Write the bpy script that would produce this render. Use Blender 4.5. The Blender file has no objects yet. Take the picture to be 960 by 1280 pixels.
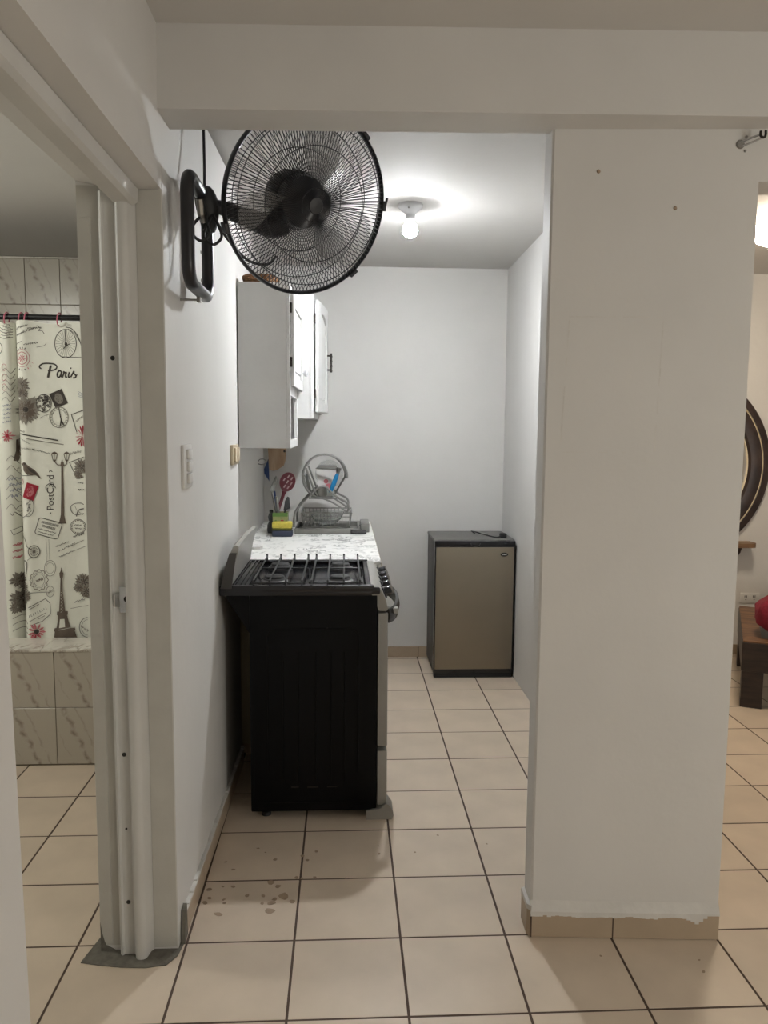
import bpy, bmesh, math, random
from mathutils import Vector, Matrix, noise
from mathutils.geometry import tessellate_polygon
random.seed(7)
PI = math.pi
SC = bpy.context.scene
COL = SC.collection

# ------------------------------------------------------------------ camera
CAM = Vector((0.15338698, -4.91915441, 1.58143522))
RGT = Vector((0.9987275187, -0.0499119454, 0.0072208765))
UPV = Vector((-0.0018656871, 0.1065169927, 0.9943091317))
FWD = Vector((0.0503970491, 0.9930573639, -0.1062883318))
cd = bpy.data.cameras.new('camera')
cam = bpy.data.objects.new('camera', cd)
COL.objects.link(cam)
cd.sensor_fit = 'AUTO'
cd.sensor_width = 36.0
cd.lens = 976.169 / 1280 * 36.0
cd.clip_start = 0.05
cam.matrix_world = Matrix(((RGT.x, UPV.x, -FWD.x, CAM.x), (RGT.y, UPV.y, -FWD.y, CAM.y),
                           (RGT.z, UPV.z, -FWD.z, CAM.z), (0, 0, 0, 1)))
SC.camera = cam

# ------------------------------------------------------------------ world, exposure, lights
w = bpy.data.worlds.new('world')
SC.world = w
w.use_nodes = True
w.node_tree.nodes['Background'].inputs[0].default_value = (0.9, 0.85, 0.78, 1)
w.node_tree.nodes['Background'].inputs[1].default_value = 0.02
vs = SC.view_settings
vs.view_transform = 'Standard'
vs.look = 'None'
vs.exposure = 0.0
vs.gamma = 1.0

KITCHEN_BULB = 2550.0      # radiance of the lower dome of the bare kitchen bulb
BEDROOM_LAMP = 66.0       # radiance of the bedroom lamp shade


def lamp(name, loc, power, color, r):
    ld = bpy.data.lights.new(name, 'POINT')
    ld.energy = power
    ld.color = color
    ld.shadow_soft_size = r
    o = bpy.data.objects.new(name, ld)
    o.location = loc
    COL.objects.link(o)
    return o


lamp('living_room_light', (3.25, -5.7, 1.35), 83.0, (0.99, 0.975, 0.92), 0.30)
lamp('bathroom_light', (-2.2, -2.3, 2.36), 38.0, (0.98, 0.98, 0.90), 0.08)

# ------------------------------------------------------------------ materials


def lin(r, g, b):
    f = lambda c: (c / 255 / 12.92) if c / 255 <= 0.04045 else ((c / 255 + 0.055) / 1.055) ** 2.4
    return (f(r), f(g), f(b), 1.0)


class NT:
    def __init__(self, name):
        self.m = bpy.data.materials.new(name)
        self.m.use_nodes = True
        self.t = self.m.node_tree
        self.b = self.t.nodes['Principled BSDF']

    def n(self, typ, **kw):
        nd = self.t.nodes.new(typ)
        for k, v in kw.items():
            if k.startswith('i_'):
                nd.inputs[k[2:].replace('_', ' ')].default_value = v
            else:
                setattr(nd, k, v)
        return nd

    def l(self, a, b):
        self.t.links.new(a, b)


def mat(name, color, rough=0.6, metal=0.0, var=0.08, scale=8.0, bump=0.0, bscale=60.0, rnd=0.0, spec=None, coords='Object', emit=None, trans=0.0, ior=1.45, alpha=None):
    k = NT(name)
    b = k.b
    b.inputs['Roughness'].default_value = rough
    b.inputs['Metallic'].default_value = metal
    if spec is not None:
        b.inputs['Specular IOR Level'].default_value = spec
    tc = k.n('ShaderNodeTexCoord')
    nz = k.n('ShaderNodeTexNoise')
    nz.inputs['Scale'].default_value = scale
    nz.inputs['Detail'].default_value = 4
    k.l(tc.outputs[coords], nz.inputs['Vector'])
    mr = k.n('ShaderNodeMapRange')
    mr.inputs['From Min'].default_value = 0.3
    mr.inputs['From Max'].default_value = 0.7
    mr.inputs['To Min'].default_value = 1 - var
    mr.inputs['To Max'].default_value = 1 + var * 0.4
    k.l(nz.outputs['Fac'], mr.inputs['Value'])
    hs = k.n('ShaderNodeHueSaturation')
    hs.inputs['Color'].default_value = color
    src = mr.outputs['Result']
    if rnd:
        oi = k.n('ShaderNodeObjectInfo')
        m2 = k.n('ShaderNodeMapRange')
        m2.inputs['To Min'].default_value = 1 - rnd
        m2.inputs['To Max'].default_value = 1 + rnd * 0.5
        k.l(oi.outputs['Random'], m2.inputs['Value'])
        mu = k.n('ShaderNodeMath', operation='MULTIPLY')
        k.l(src, mu.inputs[0])
        k.l(m2.outputs['Result'], mu.inputs[1])
        src = mu.outputs[0]
    k.l(src, hs.inputs['Value'])
    k.l(hs.outputs['Color'], b.inputs['Base Color'])
    if bump:
        n2 = k.n('ShaderNodeTexNoise')
        n2.inputs['Scale'].default_value = bscale
        n2.inputs['Detail'].default_value = 5
        k.l(tc.outputs[coords], n2.inputs['Vector'])
        bp = k.n('ShaderNodeBump')
        bp.inputs['Strength'].default_value = bump
        bp.inputs['Distance'].default_value = 0.004
        k.l(n2.outputs['Fac'], bp.inputs['Height'])
        k.l(bp.outputs['Normal'], b.inputs['Normal'])
    if emit:
        b.inputs['Emission Color'].default_value = emit[0]
        b.inputs['Emission Strength'].default_value = emit[1]
    if trans:
        b.inputs['Transmission Weight'].default_value = trans
        b.inputs['IOR'].default_value = ior
    if alpha is not None:
        b.inputs['Alpha'].default_value = alpha
    return k.m


def vein_mat(name, base, vein, scale, rot, stretch, lo, hi, rough, coords='Object', extra=0.0):
    k = NT(name)
    b = k.b
    b.inputs['Roughness'].default_value = rough
    tc = k.n('ShaderNodeTexCoord')
    mp = k.n('ShaderNodeMapping')
    mp.inputs['Rotation'].default_value = rot
    mp.inputs['Scale'].default_value = stretch
    k.l(tc.outputs[coords], mp.inputs['Vector'])
    nz = k.n('ShaderNodeTexNoise')
    nz.inputs['Scale'].default_value = scale
    nz.inputs['Detail'].default_value = 7
    nz.inputs['Roughness'].default_value = 0.62
    nz.inputs['Distortion'].default_value = 0.7
    k.l(mp.outputs['Vector'], nz.inputs['Vector'])
    sb = k.n('ShaderNodeMath', operation='SUBTRACT')
    sb.inputs[1].default_value = 0.5
    ab = k.n('ShaderNodeMath', operation='ABSOLUTE')
    k.l(nz.outputs['Fac'], sb.inputs[0])
    k.l(sb.outputs[0], ab.inputs[0])
    mr = k.n('ShaderNodeMapRange')
    mr.inputs['From Min'].default_value = lo
    mr.inputs['From Max'].default_value = hi
    mr.inputs['To Min'].default_value = 1
    mr.inputs['To Max'].default_value = 0
    k.l(ab.outputs[0], mr.inputs['Value'])
    n3 = k.n('ShaderNodeTexNoise')
    n3.inputs['Scale'].default_value = scale * 0.8
    n3.inputs['Detail'].default_value = 3
    k.l(tc.outputs[coords], n3.inputs['Vector'])
    m3 = k.n('ShaderNodeMapRange')
    m3.inputs['From Min'].default_value = 0.42
    m3.inputs['From Max'].default_value = 0.62
    k.l(n3.outputs['Fac'], m3.inputs['Value'])
    mu = k.n('ShaderNodeMath', operation='MULTIPLY')
    k.l(mr.outputs['Result'], mu.inputs[0])
    k.l(m3.outputs['Result'], mu.inputs[1])
    mx = k.n('ShaderNodeMix', data_type='RGBA')
    mx.inputs['A'].default_value = base
    mx.inputs['B'].default_value = vein
    k.l(mu.outputs[0], mx.inputs['Factor'])
    k.l(mx.outputs['Result'], b.inputs['Base Color'])
    return k.m


def wood_mat(name, c1, c2, scale, stretch, rough=0.45, rot=(0, 0, 0)):
    k = NT(name)
    b = k.b
    b.inputs['Roughness'].default_value = rough
    tc = k.n('ShaderNodeTexCoord')
    mp = k.n('ShaderNodeMapping')
    mp.inputs['Scale'].default_value = stretch
    mp.inputs['Rotation'].default_value = rot
    k.l(tc.outputs['Object'], mp.inputs['Vector'])
    nz = k.n('ShaderNodeTexNoise')
    nz.inputs['Scale'].default_value = scale
    nz.inputs['Detail'].default_value = 6
    k.l(mp.outputs['Vector'], nz.inputs['Vector'])
    mx = k.n('ShaderNodeMix', data_type='RGBA')
    mx.inputs['A'].default_value = c1
    mx.inputs['B'].default_value = c2
    mr = k.n('ShaderNodeMapRange')
    mr.inputs['From Min'].default_value = 0.35
    mr.inputs['From Max'].default_value = 0.65
    k.l(nz.outputs['Fac'], mr.inputs['Value'])
    k.l(mr.outputs['Result'], mx.inputs['Factor'])
    k.l(mx.outputs['Result'], b.inputs['Base Color'])
    return k.m


M = {}
M['paint'] = mat('white_wall_paint', (0.64, 0.625, 0.60, 1), 0.62, var=0.05, scale=2.2, bump=0.25, bscale=26)
M['ceil'] = mat('ceiling_paint', (0.60, 0.585, 0.56, 1), 0.8, var=0.05, scale=1.5, bump=0.25, bscale=20)
M['patch'] = mat('filler_plaster', (0.63, 0.61, 0.575, 1), 0.75, var=0.08, scale=14, bump=0.4, bscale=40)
M['gloss'] = mat('white_enamel', (0.58, 0.57, 0.54, 1), 0.55, var=0.06, scale=6, bump=0.15, bscale=30)
M['oldpaint'] = mat('dulled_white_paint', (0.50, 0.485, 0.44, 1), 0.6, var=0.10, scale=7, bump=0.3, bscale=30)
M['cab'] = mat('white_cabinet_paint', (0.70, 0.695, 0.68, 1), 0.42, var=0.05, scale=6, bump=0.1, bscale=50)
M['tile'] = mat('beige_floor_tile', lin(208, 191, 171), 0.36, var=0.10, scale=5, bump=0.05, bscale=25, rnd=0.06)
M['grout'] = mat('brown_grout', lin(86, 70, 60), 0.9, var=0.2, scale=30)
M['skirt'] = mat('beige_skirting_tile', lin(172, 154, 132), 0.4, var=0.08, scale=7, rnd=0.05)
M['mortar'] = mat('grey_mortar', lin(112, 108, 99), 0.95, var=0.3, scale=40, bump=0.8, bscale=90)
M['stain'] = mat('dried_brown_spots', lin(160, 138, 115), 0.5, var=0.2, scale=40)


def tile_vein(name, base, vein, rough):
    k = NT(name)
    k.b.inputs['Roughness'].default_value = rough
    tc = k.n('ShaderNodeTexCoord')
    sp = k.n('ShaderNodeSeparateXYZ')
    k.l(tc.outputs['Object'], sp.inputs[0])
    nz = k.n('ShaderNodeTexNoise', i_Scale=14.0, i_Detail=5.0)
    k.l(tc.outputs['Object'], nz.inputs['Vector'])
    n2 = k.n('ShaderNodeTexNoise', i_Scale=22.0, i_Detail=3.0)
    k.l(tc.outputs['Object'], n2.inputs['Vector'])
    m = lambda op, a, b: (lambda q: ([k.l(v, q.inputs[i]) if not isinstance(v, (int, float)) else setattr(q.inputs[i], 'default_value', v) for i, v in enumerate((a, b))], q.outputs[0])[1])(k.n('ShaderNodeMath', operation=op))
    # x - 0.42 * (0.14 - z) + wobble: zero along a slanting line
    u = m('ADD', sp.outputs['X'], m('MULTIPLY', sp.outputs['Z'], 0.42))
    u = m('ADD', u, m('MULTIPLY', nz.outputs['Fac'], 0.075))
    facs = []
    for c, wd, g in ((0.070, 0.016, 0.75), (0.128, 0.008, 0.35), (-0.005, 0.006, 0.25)):
        d = m('ABSOLUTE', m('SUBTRACT', u, c), 0)
        r = k.n('ShaderNodeMapRange')
        r.inputs['From Min'].default_value = 0.0
        r.inputs['From Max'].default_value = wd
        r.inputs['To Min'].default_value = g
        r.inputs['To Max'].default_value = 0.0
        k.l(d, r.inputs['Value'])
        facs.append(r.outputs['Result'])
    f = m('ADD', m('ADD', facs[0], facs[1]), facs[2])
    r = k.n('ShaderNodeMapRange')
    r.inputs['From Min'].default_value = 0.38
    r.inputs['From Max'].default_value = 0.58
    k.l(n2.outputs['Fac'], r.inputs['Value'])
    f = m('MULTIPLY', f, r.outputs['Result'])
    mx = k.n('ShaderNodeMix', data_type='RGBA')
    mx.inputs['A'].default_value = base
    mx.inputs['B'].default_value = vein
    k.l(f, mx.inputs['Factor'])
    k.l(mx.outputs['Result'], k.b.inputs['Base Color'])
    return k.m


M['wtile'] = tile_vein('veined_wall_tile', lin(178, 171, 158), lin(112, 98, 86), 0.25)
M['ledge'] = vein_mat('pale_marble_tile', lin(214, 209, 199), lin(160, 150, 138), 6.0, (0, 0, 0.5), (2.0, 1, 1), 0.0, 0.06, 0.25)
M['wgrout'] = mat('pale_wall_grout', lin(120, 110, 96), 0.9, var=0.1, scale=20)
M['marble'] = vein_mat('grey_veined_laminate', lin(242, 241, 237), lin(118, 116, 112), 10.0, (0, 0, 0.6), (1.3, 0.8, 1), 0.0, 0.05, 0.35)
M['black'] = mat('black_enamel', (0.003, 0.003, 0.0035, 1), 0.5, var=0.2, scale=5, spec=0.15)
M['blackgl'] = mat('gloss_black_plastic', (0.012, 0.012, 0.015, 1), 0.22, var=0.2, scale=8)
M['iron'] = mat('cast_iron', (0.02, 0.02, 0.021, 1), 0.5, var=0.25, scale=40)
M['burner'] = mat('grey_burner', (0.11, 0.11, 0.11, 1), 0.45, metal=0.3, var=0.2, scale=30)
M['silver'] = mat('silver_grey_paint', lin(158, 156, 150), 0.42, metal=0.25, var=0.06, scale=9)
M['steel'] = mat('brushed_stainless', lin(150, 148, 144), 0.35, metal=0.9, var=0.08, scale=20)
M['chrome'] = mat('chrome', (0.55, 0.55, 0.55, 1), 0.16, metal=1.0, var=0.05, scale=10)
M['oldchrome'] = mat('dull_chrome_wire', (0.30, 0.295, 0.28, 1), 0.3, metal=0.85, var=0.2, scale=30)
M['fridge'] = mat('taupe_metallic_door', lin(138, 128, 112), 0.42, metal=0.6, var=0.05, scale=4)
M['fridgeside'] = mat('dark_grey_fridge_body', lin(66, 64, 62), 0.5, var=0.1, scale=12)
M['fridgetop'] = mat('textured_grey_fridge_top', lin(100, 98, 94), 0.4, var=0.1, scale=30, bump=0.2, bscale=200)
M['plastic'] = mat('white_plastic', lin(212, 210, 206), 0.35, var=0.03, scale=10)
M['ivory'] = mat('ivory_plastic', lin(198, 182, 156), 0.4, var=0.06, scale=10)
M['porcelain'] = mat('white_porcelain', lin(225, 226, 228), 0.25, var=0.03, scale=10)


def bulb_mat():
    k = NT('lit_bulb_glass')
    k.b.inputs['Base Color'].default_value = (0.9, 0.9, 0.9, 1)
    g = k.n('ShaderNodeNewGeometry')
    sp = k.n('ShaderNodeSeparateXYZ')
    k.l(g.outputs['Normal'], sp.inputs[0])
    r = k.n('ShaderNodeMapRange')
    r.inputs['From Min'].default_value = -0.20
    r.inputs['From Max'].default_value = -0.75
    r.inputs['To Min'].default_value = 5.0
    r.inputs['To Max'].default_value = KITCHEN_BULB
    k.l(sp.outputs['Z'], r.inputs['Value'])
    k.b.inputs['Emission Color'].default_value = (0.94, 0.97, 1.0, 1)
    k.l(r.outputs['Result'], k.b.inputs['Emission Strength'])
    return k.m


M['bulb'] = bulb_mat()
M['shade'] = mat('lit_lamp_shade', (0.9, 0.88, 0.84, 1), 0.4, var=0.02, emit=((1.0, 0.86, 0.68, 1), BEDROOM_LAMP))
M['hinge'] = mat('dark_hinge_metal', lin(58, 54, 50), 0.45, metal=0.7, var=0.2, scale=30)
M['basket'] = mat('woven_brown_fibre', lin(120, 84, 52), 0.8, var=0.55, scale=45, bump=1.0, bscale=90)
M['board'] = wood_mat('pale_board_wood', lin(196, 168, 138), lin(170, 140, 110), 7, (6, 6, 0.8), 0.6)
M['darkwood'] = wood_mat('dark_brown_wood', lin(52, 38, 32), lin(28, 20, 18), 6, (1, 6, 6), 0.4)
M['topwood'] = wood_mat('worn_wood_top', lin(128, 92, 62), lin(86, 58, 38), 6, (1, 6, 6), 0.45)
M['shelfwood'] = wood_mat('shelf_wood', lin(142, 112, 82), lin(112, 84, 60), 6, (1, 6, 6), 0.5)
M['framewood'] = wood_mat('mirror_frame_wood', lin(62, 48, 44), lin(40, 30, 29), 5, (2, 2, 2), 0.4)
M['gold'] = mat('pale_inlay', lin(205, 190, 160), 0.4, metal=0.3, var=0.08, scale=20)
M['mirror'] = mat('mirror_glass', (0.85, 0.85, 0.84, 1), 0.04, metal=1.0, var=0.01)
M['maroon'] = mat('maroon_plush', lin(128, 20, 44), 0.9, var=0.25, scale=30, bump=0.7, bscale=80)
M['burgundy'] = mat('burgundy_nylon', lin(82, 24, 34), 0.4, var=0.1, scale=20)
M['yellow'] = mat('yellow_sponge', lin(206, 190, 84), 0.9, var=0.15, scale=60, bump=0.8, bscale=220)
M['scour'] = mat('dark_green_scourer', lin(96, 98, 40), 0.95, var=0.3, scale=90, bump=0.8, bscale=250)
M['navy'] = mat('dark_blue_base', lin(48, 54, 72), 0.7, var=0.15, scale=40)
M['blue'] = mat('navy_fabric', lin(38, 62, 108), 0.7, var=0.15, scale=30)
M['sky'] = mat('blue_plastic', lin(24, 116, 168), 0.35, var=0.05)
M['grey'] = mat('grey_plastic', lin(120, 119, 114), 0.4, var=0.08, scale=20)
M['dgrey'] = mat('charcoal_plastic', lin(62, 62, 62), 0.4, var=0.1, scale=20)
M['stoneware'] = mat('glazed_stoneware', lin(150, 152, 104), 0.35, var=0.25, scale=24)
M['red'] = mat('red_print', lin(170, 44, 52), 0.6, var=0.1, scale=30)
M['green'] = mat('green_print', lin(92, 128, 62), 0.6, var=0.1, scale=30)
M['glass'] = mat('greyish_clear_glass', (0.86, 0.88, 0.87, 1), 0.05, var=0.0, trans=0.9, ior=1.25)
M['cream'] = mat('cream_laminate', lin(172, 162, 138), 0.55, var=0.06, scale=12)
M['fanblade'] = mat('smoky_clear_fan_blade', (0.80, 0.80, 0.80, 1), 0.25, var=0.03, scale=9, trans=0.85, ior=1.12)
M['fanblack'] = mat('fan_black_enamel', (0.014, 0.014, 0.017, 1), 0.32, var=0.2, scale=20)
M['motor'] = mat('charcoal_motor', lin(52, 52, 56), 0.45, metal=0.2, var=0.2, scale=30)
M['rubber'] = mat('black_rubber', (0.012, 0.012, 0.013, 1), 0.6, var=0.2, scale=30)
M['cloth'] = mat('pale_curtain_fabric', lin(230, 230, 219), 0.8, var=0.05, scale=9, bump=0.1, bscale=120)
M['ink'] = mat('dark_grey_ink', lin(66, 60, 56), 0.8, var=0.1, scale=50)
M['inksoft'] = mat('soft_grey_ink', lin(132, 127, 118), 0.8, var=0.15, scale=50)
M['inkbrown'] = mat('brown_grey_ink', lin(104, 92, 82), 0.8, var=0.15, scale=50)
M['inkblue'] = mat('blue_grey_ink', lin(150, 154, 168), 0.8, var=0.15, scale=50)
M['inkpink'] = mat('rose_ink', lin(196, 120, 126), 0.8, var=0.15, scale=60)
M['inkred'] = mat('crimson_ink', lin(160, 36, 56), 0.8, var=0.1, scale=60)
M['pinkring'] = mat('pink_ring_plastic', lin(196, 104, 124), 0.4, var=0.1, scale=40)
M['socket'] = mat('socket_dark', lin(40, 38, 36), 0.6, var=0.1)

# ------------------------------------------------------------------ mesh helpers


class MB:
    def __init__(self):
        self.v = []
        self.f = []

    def add(self, vs, fs):
        o = len(self.v)
        self.v += [Vector(p) for p in vs]
        self.f += [tuple(i + o for i in f) for f in fs]
        return self

    def box(self, a, b, bev=0.0, mtx=None):
        x0, y0, z0 = a
        x1, y1, z1 = b
        if bev:
            bm = bmesh.new()
            bmesh.ops.create_cube(bm, size=1.0)
            for v in bm.verts:
                v.co = Vector(((x0 + x1) / 2 + v.co.x * (x1 - x0), (y0 + y1) / 2 + v.co.y * (y1 - y0), (z0 + z1) / 2 + v.co.z * (z1 - z0)))
            bmesh.ops.bevel(bm, geom=bm.edges[:], offset=bev, segments=2, affect='EDGES', profile=0.5)
            bm.verts.index_update()
            vs = [v.co.copy() for v in bm.verts]
            fs = [tuple(v.index for v in f.verts) for f in bm.faces]
            bm.free()
        else:
            vs = [Vector(p) for p in ((x0, y0, z0), (x1, y0, z0), (x1, y1, z0), (x0, y1, z0), (x0, y0, z1), (x1, y0, z1), (x1, y1, z1), (x0, y1, z1))]
            fs = [(0, 3, 2, 1), (4, 5, 6, 7), (0, 1, 5, 4), (1, 2, 6, 5), (2, 3, 7, 6), (3, 0, 4, 7)]
        if mtx:
            vs = [mtx @ p for p in vs]
        return self.add(vs, fs)

    def prism(self, pts, vec):
        """closed 3D polygon pts extruded along vec"""
        vec = Vector(vec)
        n = len(pts)
        p = [Vector(q) for q in pts]
        q = [a + vec for a in p]
        fs = [tuple(range(n))[::-1], tuple(range(n, 2 * n))]
        for i in range(n):
            j = (i + 1) % n
            fs.append((i, j, n + j, n + i))
        return self.add(p + q, fs)

    def foot(self, xy, z0, z1):
        return self.prism([(x, y, z0) for x, y in xy], (0, 0, z1 - z0))

    def tube(self, pts, r, n=8, closed=False, flat=1.0, up=None):
        P = [Vector(p) for p in pts]
        m = len(P)
        rs = r if isinstance(r, (list, tuple)) else [r] * m
        T = []
        for i in range(m):
            if closed:
                t = P[(i + 1) % m] - P[i - 1]
            else:
                t = P[min(i + 1, m - 1)] - P[max(i - 1, 0)]
            T.append(t.normalized() if t.length > 1e-9 else Vector((0, 0, 1)))
        a = Vector(up) if up else (Vector((0, 0, 1)) if abs(T[0].z) < 0.9 else Vector((1, 0, 0)))
        vs, fs = [], []
        nrm = (a - T[0] * a.dot(T[0])).normalized()
        for i in range(m):
            nrm = (nrm - T[i] * nrm.dot(T[i]))
            if nrm.length < 1e-6:
                nrm = T[i].orthogonal()
            nrm.normalize()
            bi = T[i].cross(nrm)
            for k in range(n):
                an = 2 * PI * k / n
                vs.append(P[i] + nrm * (math.cos(an) * rs[i]) + bi * (math.sin(an) * rs[i] * flat))
        for i in range(m if closed else m - 1):
            j = (i + 1) % m
            for k in range(n):
                l = (k + 1) % n
                fs.append((i * n + k, i * n + l, j * n + l, j * n + k))
        if not closed:
            fs.append(tuple(range(n))[::-1])
            fs.append(tuple((m - 1) * n + k for k in range(n)))
        return self.add(vs, fs)

    def lathe(self, prof, c=(0, 0, 0), axis=(0, 0, 1), n=24, a0=0, a1=2 * PI):
        axis = Vector(axis).normalized()
        u = axis.orthogonal().normalized()
        v = axis.cross(u)
        c = Vector(c)
        full = abs(a1 - a0 - 2 * PI) < 1e-6
        vs, fs = [], []
        cols = n if full else n + 1
        for r, h in prof:
            for k in range(cols):
                an = a0 + (a1 - a0) * k / n
                vs.append(c + axis * h + (u * math.cos(an) + v * math.sin(an)) * max(r, 1e-5))
        for i in range(len(prof) - 1):
            for k in range(n):
                l = (k + 1) % cols
                fs.append((i * cols + k, i * cols + l, (i + 1) * cols + l, (i + 1) * cols + k))
        return self.add(vs, fs)

    def ball(self, c, r, nu=16, nv=10, sc=(1, 1, 1)):
        vs, fs = [], []
        for i in range(nv + 1):
            th = PI * i / nv
            for k in range(nu):
                ph = 2 * PI * k / nu
                vs.append((c[0] + r * sc[0] * math.sin(th) * math.cos(ph), c[1] + r * sc[1] * math.sin(th) * math.sin(ph), c[2] + r * sc[2] * math.cos(th)))
        for i in range(nv):
            for k in range(nu):
                l = (k + 1) % nu
                fs.append((i * nu + k, (i + 1) * nu + k, (i + 1) * nu + l, i * nu + l))
        return self.add(vs, fs)


WORLD = {}


def link(o, parent=None, at=None):
    COL.objects.link(o)
    if parent:
        o.parent = parent
    WORLD[o.name] = at
    return o


def obj(name, mb, m, parent=None, smooth=False, label=None, cat=None, group=None, kind=None, fix=True, auto=None):
    lo = Vector((min(v.x for v in mb.v), min(v.y for v in mb.v), min(v.z for v in mb.v)))
    hi = Vector((max(v.x for v in mb.v), max(v.y for v in mb.v), max(v.z for v in mb.v)))
    c = Vector(((lo.x + hi.x) / 2, (lo.y + hi.y) / 2, lo.z))
    me = bpy.data.meshes.new(name)
    me.from_pydata([v - c for v in mb.v], [], mb.f)
    me.validate()
    if fix:
        bm = bmesh.new()
        bm.from_mesh(me)
        bmesh.ops.recalc_face_normals(bm, faces=bm.faces)
        bm.to_mesh(me)
        bm.free()
    if smooth:
        me.polygons.foreach_set('use_smooth', [True] * len(me.polygons))
        me.set_sharp_from_angle(angle=math.radians(auto or 40))
    me.materials.append(M[m] if isinstance(m, str) else m)
    o = bpy.data.objects.new(name, me)
    pw = WORLD[parent.name] if parent else Vector((0, 0, 0))
    o.location = c - pw
    link(o, parent, c)
    props(o, label, cat, group, kind)
    return o


def props(o, label=None, cat=None, group=None, kind=None):
    if label: o['label'] = label
    if cat: o['category'] = cat
    if group: o['group'] = group
    if kind: o['kind'] = kind
    return o


def thing(name, loc, label, cat, group=None, kind=None):
    o = bpy.data.objects.new(name, None)
    o.empty_display_size = 0.05
    o.location = loc
    link(o, None, Vector(loc))
    return props(o, label, cat, group, kind)


def share(src, name, loc, parent):
    """a further copy of a small piece, sharing its mesh"""
    c = src.copy()
    c.name = name
    c.location = Vector(loc) - WORLD[parent.name]
    COL.objects.link(c)
    c.parent = parent
    WORLD[c.name] = Vector(loc)
    return c


def arc(c, u, v, r, a0, a1, n):
    c, u, v = Vector(c), Vector(u), Vector(v)
    return [c + u * (r * math.cos(a0 + (a1 - a0) * i / n)) + v * (r * math.sin(a0 + (a1 - a0) * i / n)) for i in range(n + 1)]


def catmull(P, k=6):
    P = [Vector(p) for p in P]
    out = []
    for i in range(len(P) - 1):
        p0, p1, p2, p3 = P[max(i - 1, 0)], P[i], P[i + 1], P[min(i + 2, len(P) - 1)]
        for j in range(k):
            t = j / k
            out.append(0.5 * ((2 * p1) + (p2 - p0) * t + (2 * p0 - 5 * p1 + 4 * p2 - p3) * t * t + (3 * p1 - p0 - 3 * p2 + p3) * t ** 3))
    out.append(P[-1])
    return out


T = 0.33           # floor tile pitch
H = 2.64           # ceiling
YB = 0.374         # back wall
# ------------------------------------------------------------------ floor
floor = obj('floor', MB().box((-3.0, -7.6, -0.12), (4.6, 0.6, -0.0010)), 'grout', kind='structure',
            label='beige ceramic tiled floor with brown grout lines')


def infrust(x, y, z, mg=1.10):
    d = Vector((x, y, z)) - CAM
    dz = d.dot(FWD)
    return dz > 0.3 and abs(d.dot(RGT) / dz) < 480 / 976 * mg and abs(d.dot(UPV) / dz) < 640 / 976 * mg


def tile_mb(mb, s, t, bev, c=(0, 0, 0)):
    x, y, z = c
    h = s / 2
    k = h - bev
    vs = [(x - h, y - h, z), (x + h, y - h, z), (x + h, y + h, z), (x - h, y + h, z),
          (x - h, y - h, z + t - bev), (x + h, y - h, z + t - bev), (x + h, y + h, z + t - bev), (x - h, y + h, z + t - bev),
          (x - k, y - k, z + t), (x + k, y - k, z + t), (x + k, y + k, z + t), (x - k, y + k, z + t)]
    fs = [(0, 1, 5, 4), (1, 2, 6, 5), (2, 3, 7, 6), (3, 0, 4, 7), (4, 5, 9, 8), (5, 6, 10, 9), (6, 7, 11, 10), (7, 4, 8, 11), (8, 9, 10, 11)]
    return mb.add(vs, fs)


first = None
rest = MB()
RM = [(-0.34, 1.24, -7.5, YB), (1.24, 1.36, -7.5, -2.6), (1.36, 4.4, -7.5, YB), (-2.9, -0.55, -3.9, -1.34)]
for i in range(-9, 14):
    for j in range(-2, 24):
        cx, cy = T * (i + 0.5), -T * (j + 0.5)
        if not any(a - T * 0.35 < cx < b + T * 0.35 and c - T * 0.5 < cy < d + T * 0.5 for a, b, c, d in RM):
            continue
        vis = any(infrust(cx + a * T * 0.5, cy + b * T * 0.5, 0) for a in (-1, 0, 1) for b in (-1, 0, 1))
        if vis:
            if first is None:
                first = obj('floor_tile', tile_mb(MB(), T - 0.0075, 0.006, 0.0006), 'tile', floor)
                first.location = Vector((cx, cy, -0.006)) - WORLD[floor.name]
            else:
                share(first, 'floor_tile', (cx, cy, -0.006 + random.uniform(-0.0004, 0.0004)), floor)
        else:
            tile_mb(rest, T - 0.0075, 0.006, 0.0006, (cx, cy, -0.006))
obj('floor_tile_field', rest, 'tile', floor, kind='stuff')
# spots on the floor in front of the stove, and grout chips
mb = MB()


def blob(mb, x, y, r, z=0.0006, th=0.0006, n=9):
    e = random.uniform(0.6, 1.0)
    ph = random.uniform(0, PI)
    pts = []
    for k in range(n):
        a = 2 * PI * k / n
        q = r * random.uniform(0.7, 1.15)
        px, py = q * math.cos(a), q * e * math.sin(a)
        pts.append((x + px * math.cos(ph) - py * math.sin(ph), y + px * math.sin(ph) + py * math.cos(ph), z))
    mb.prism(pts, (0, 0, th))


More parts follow.
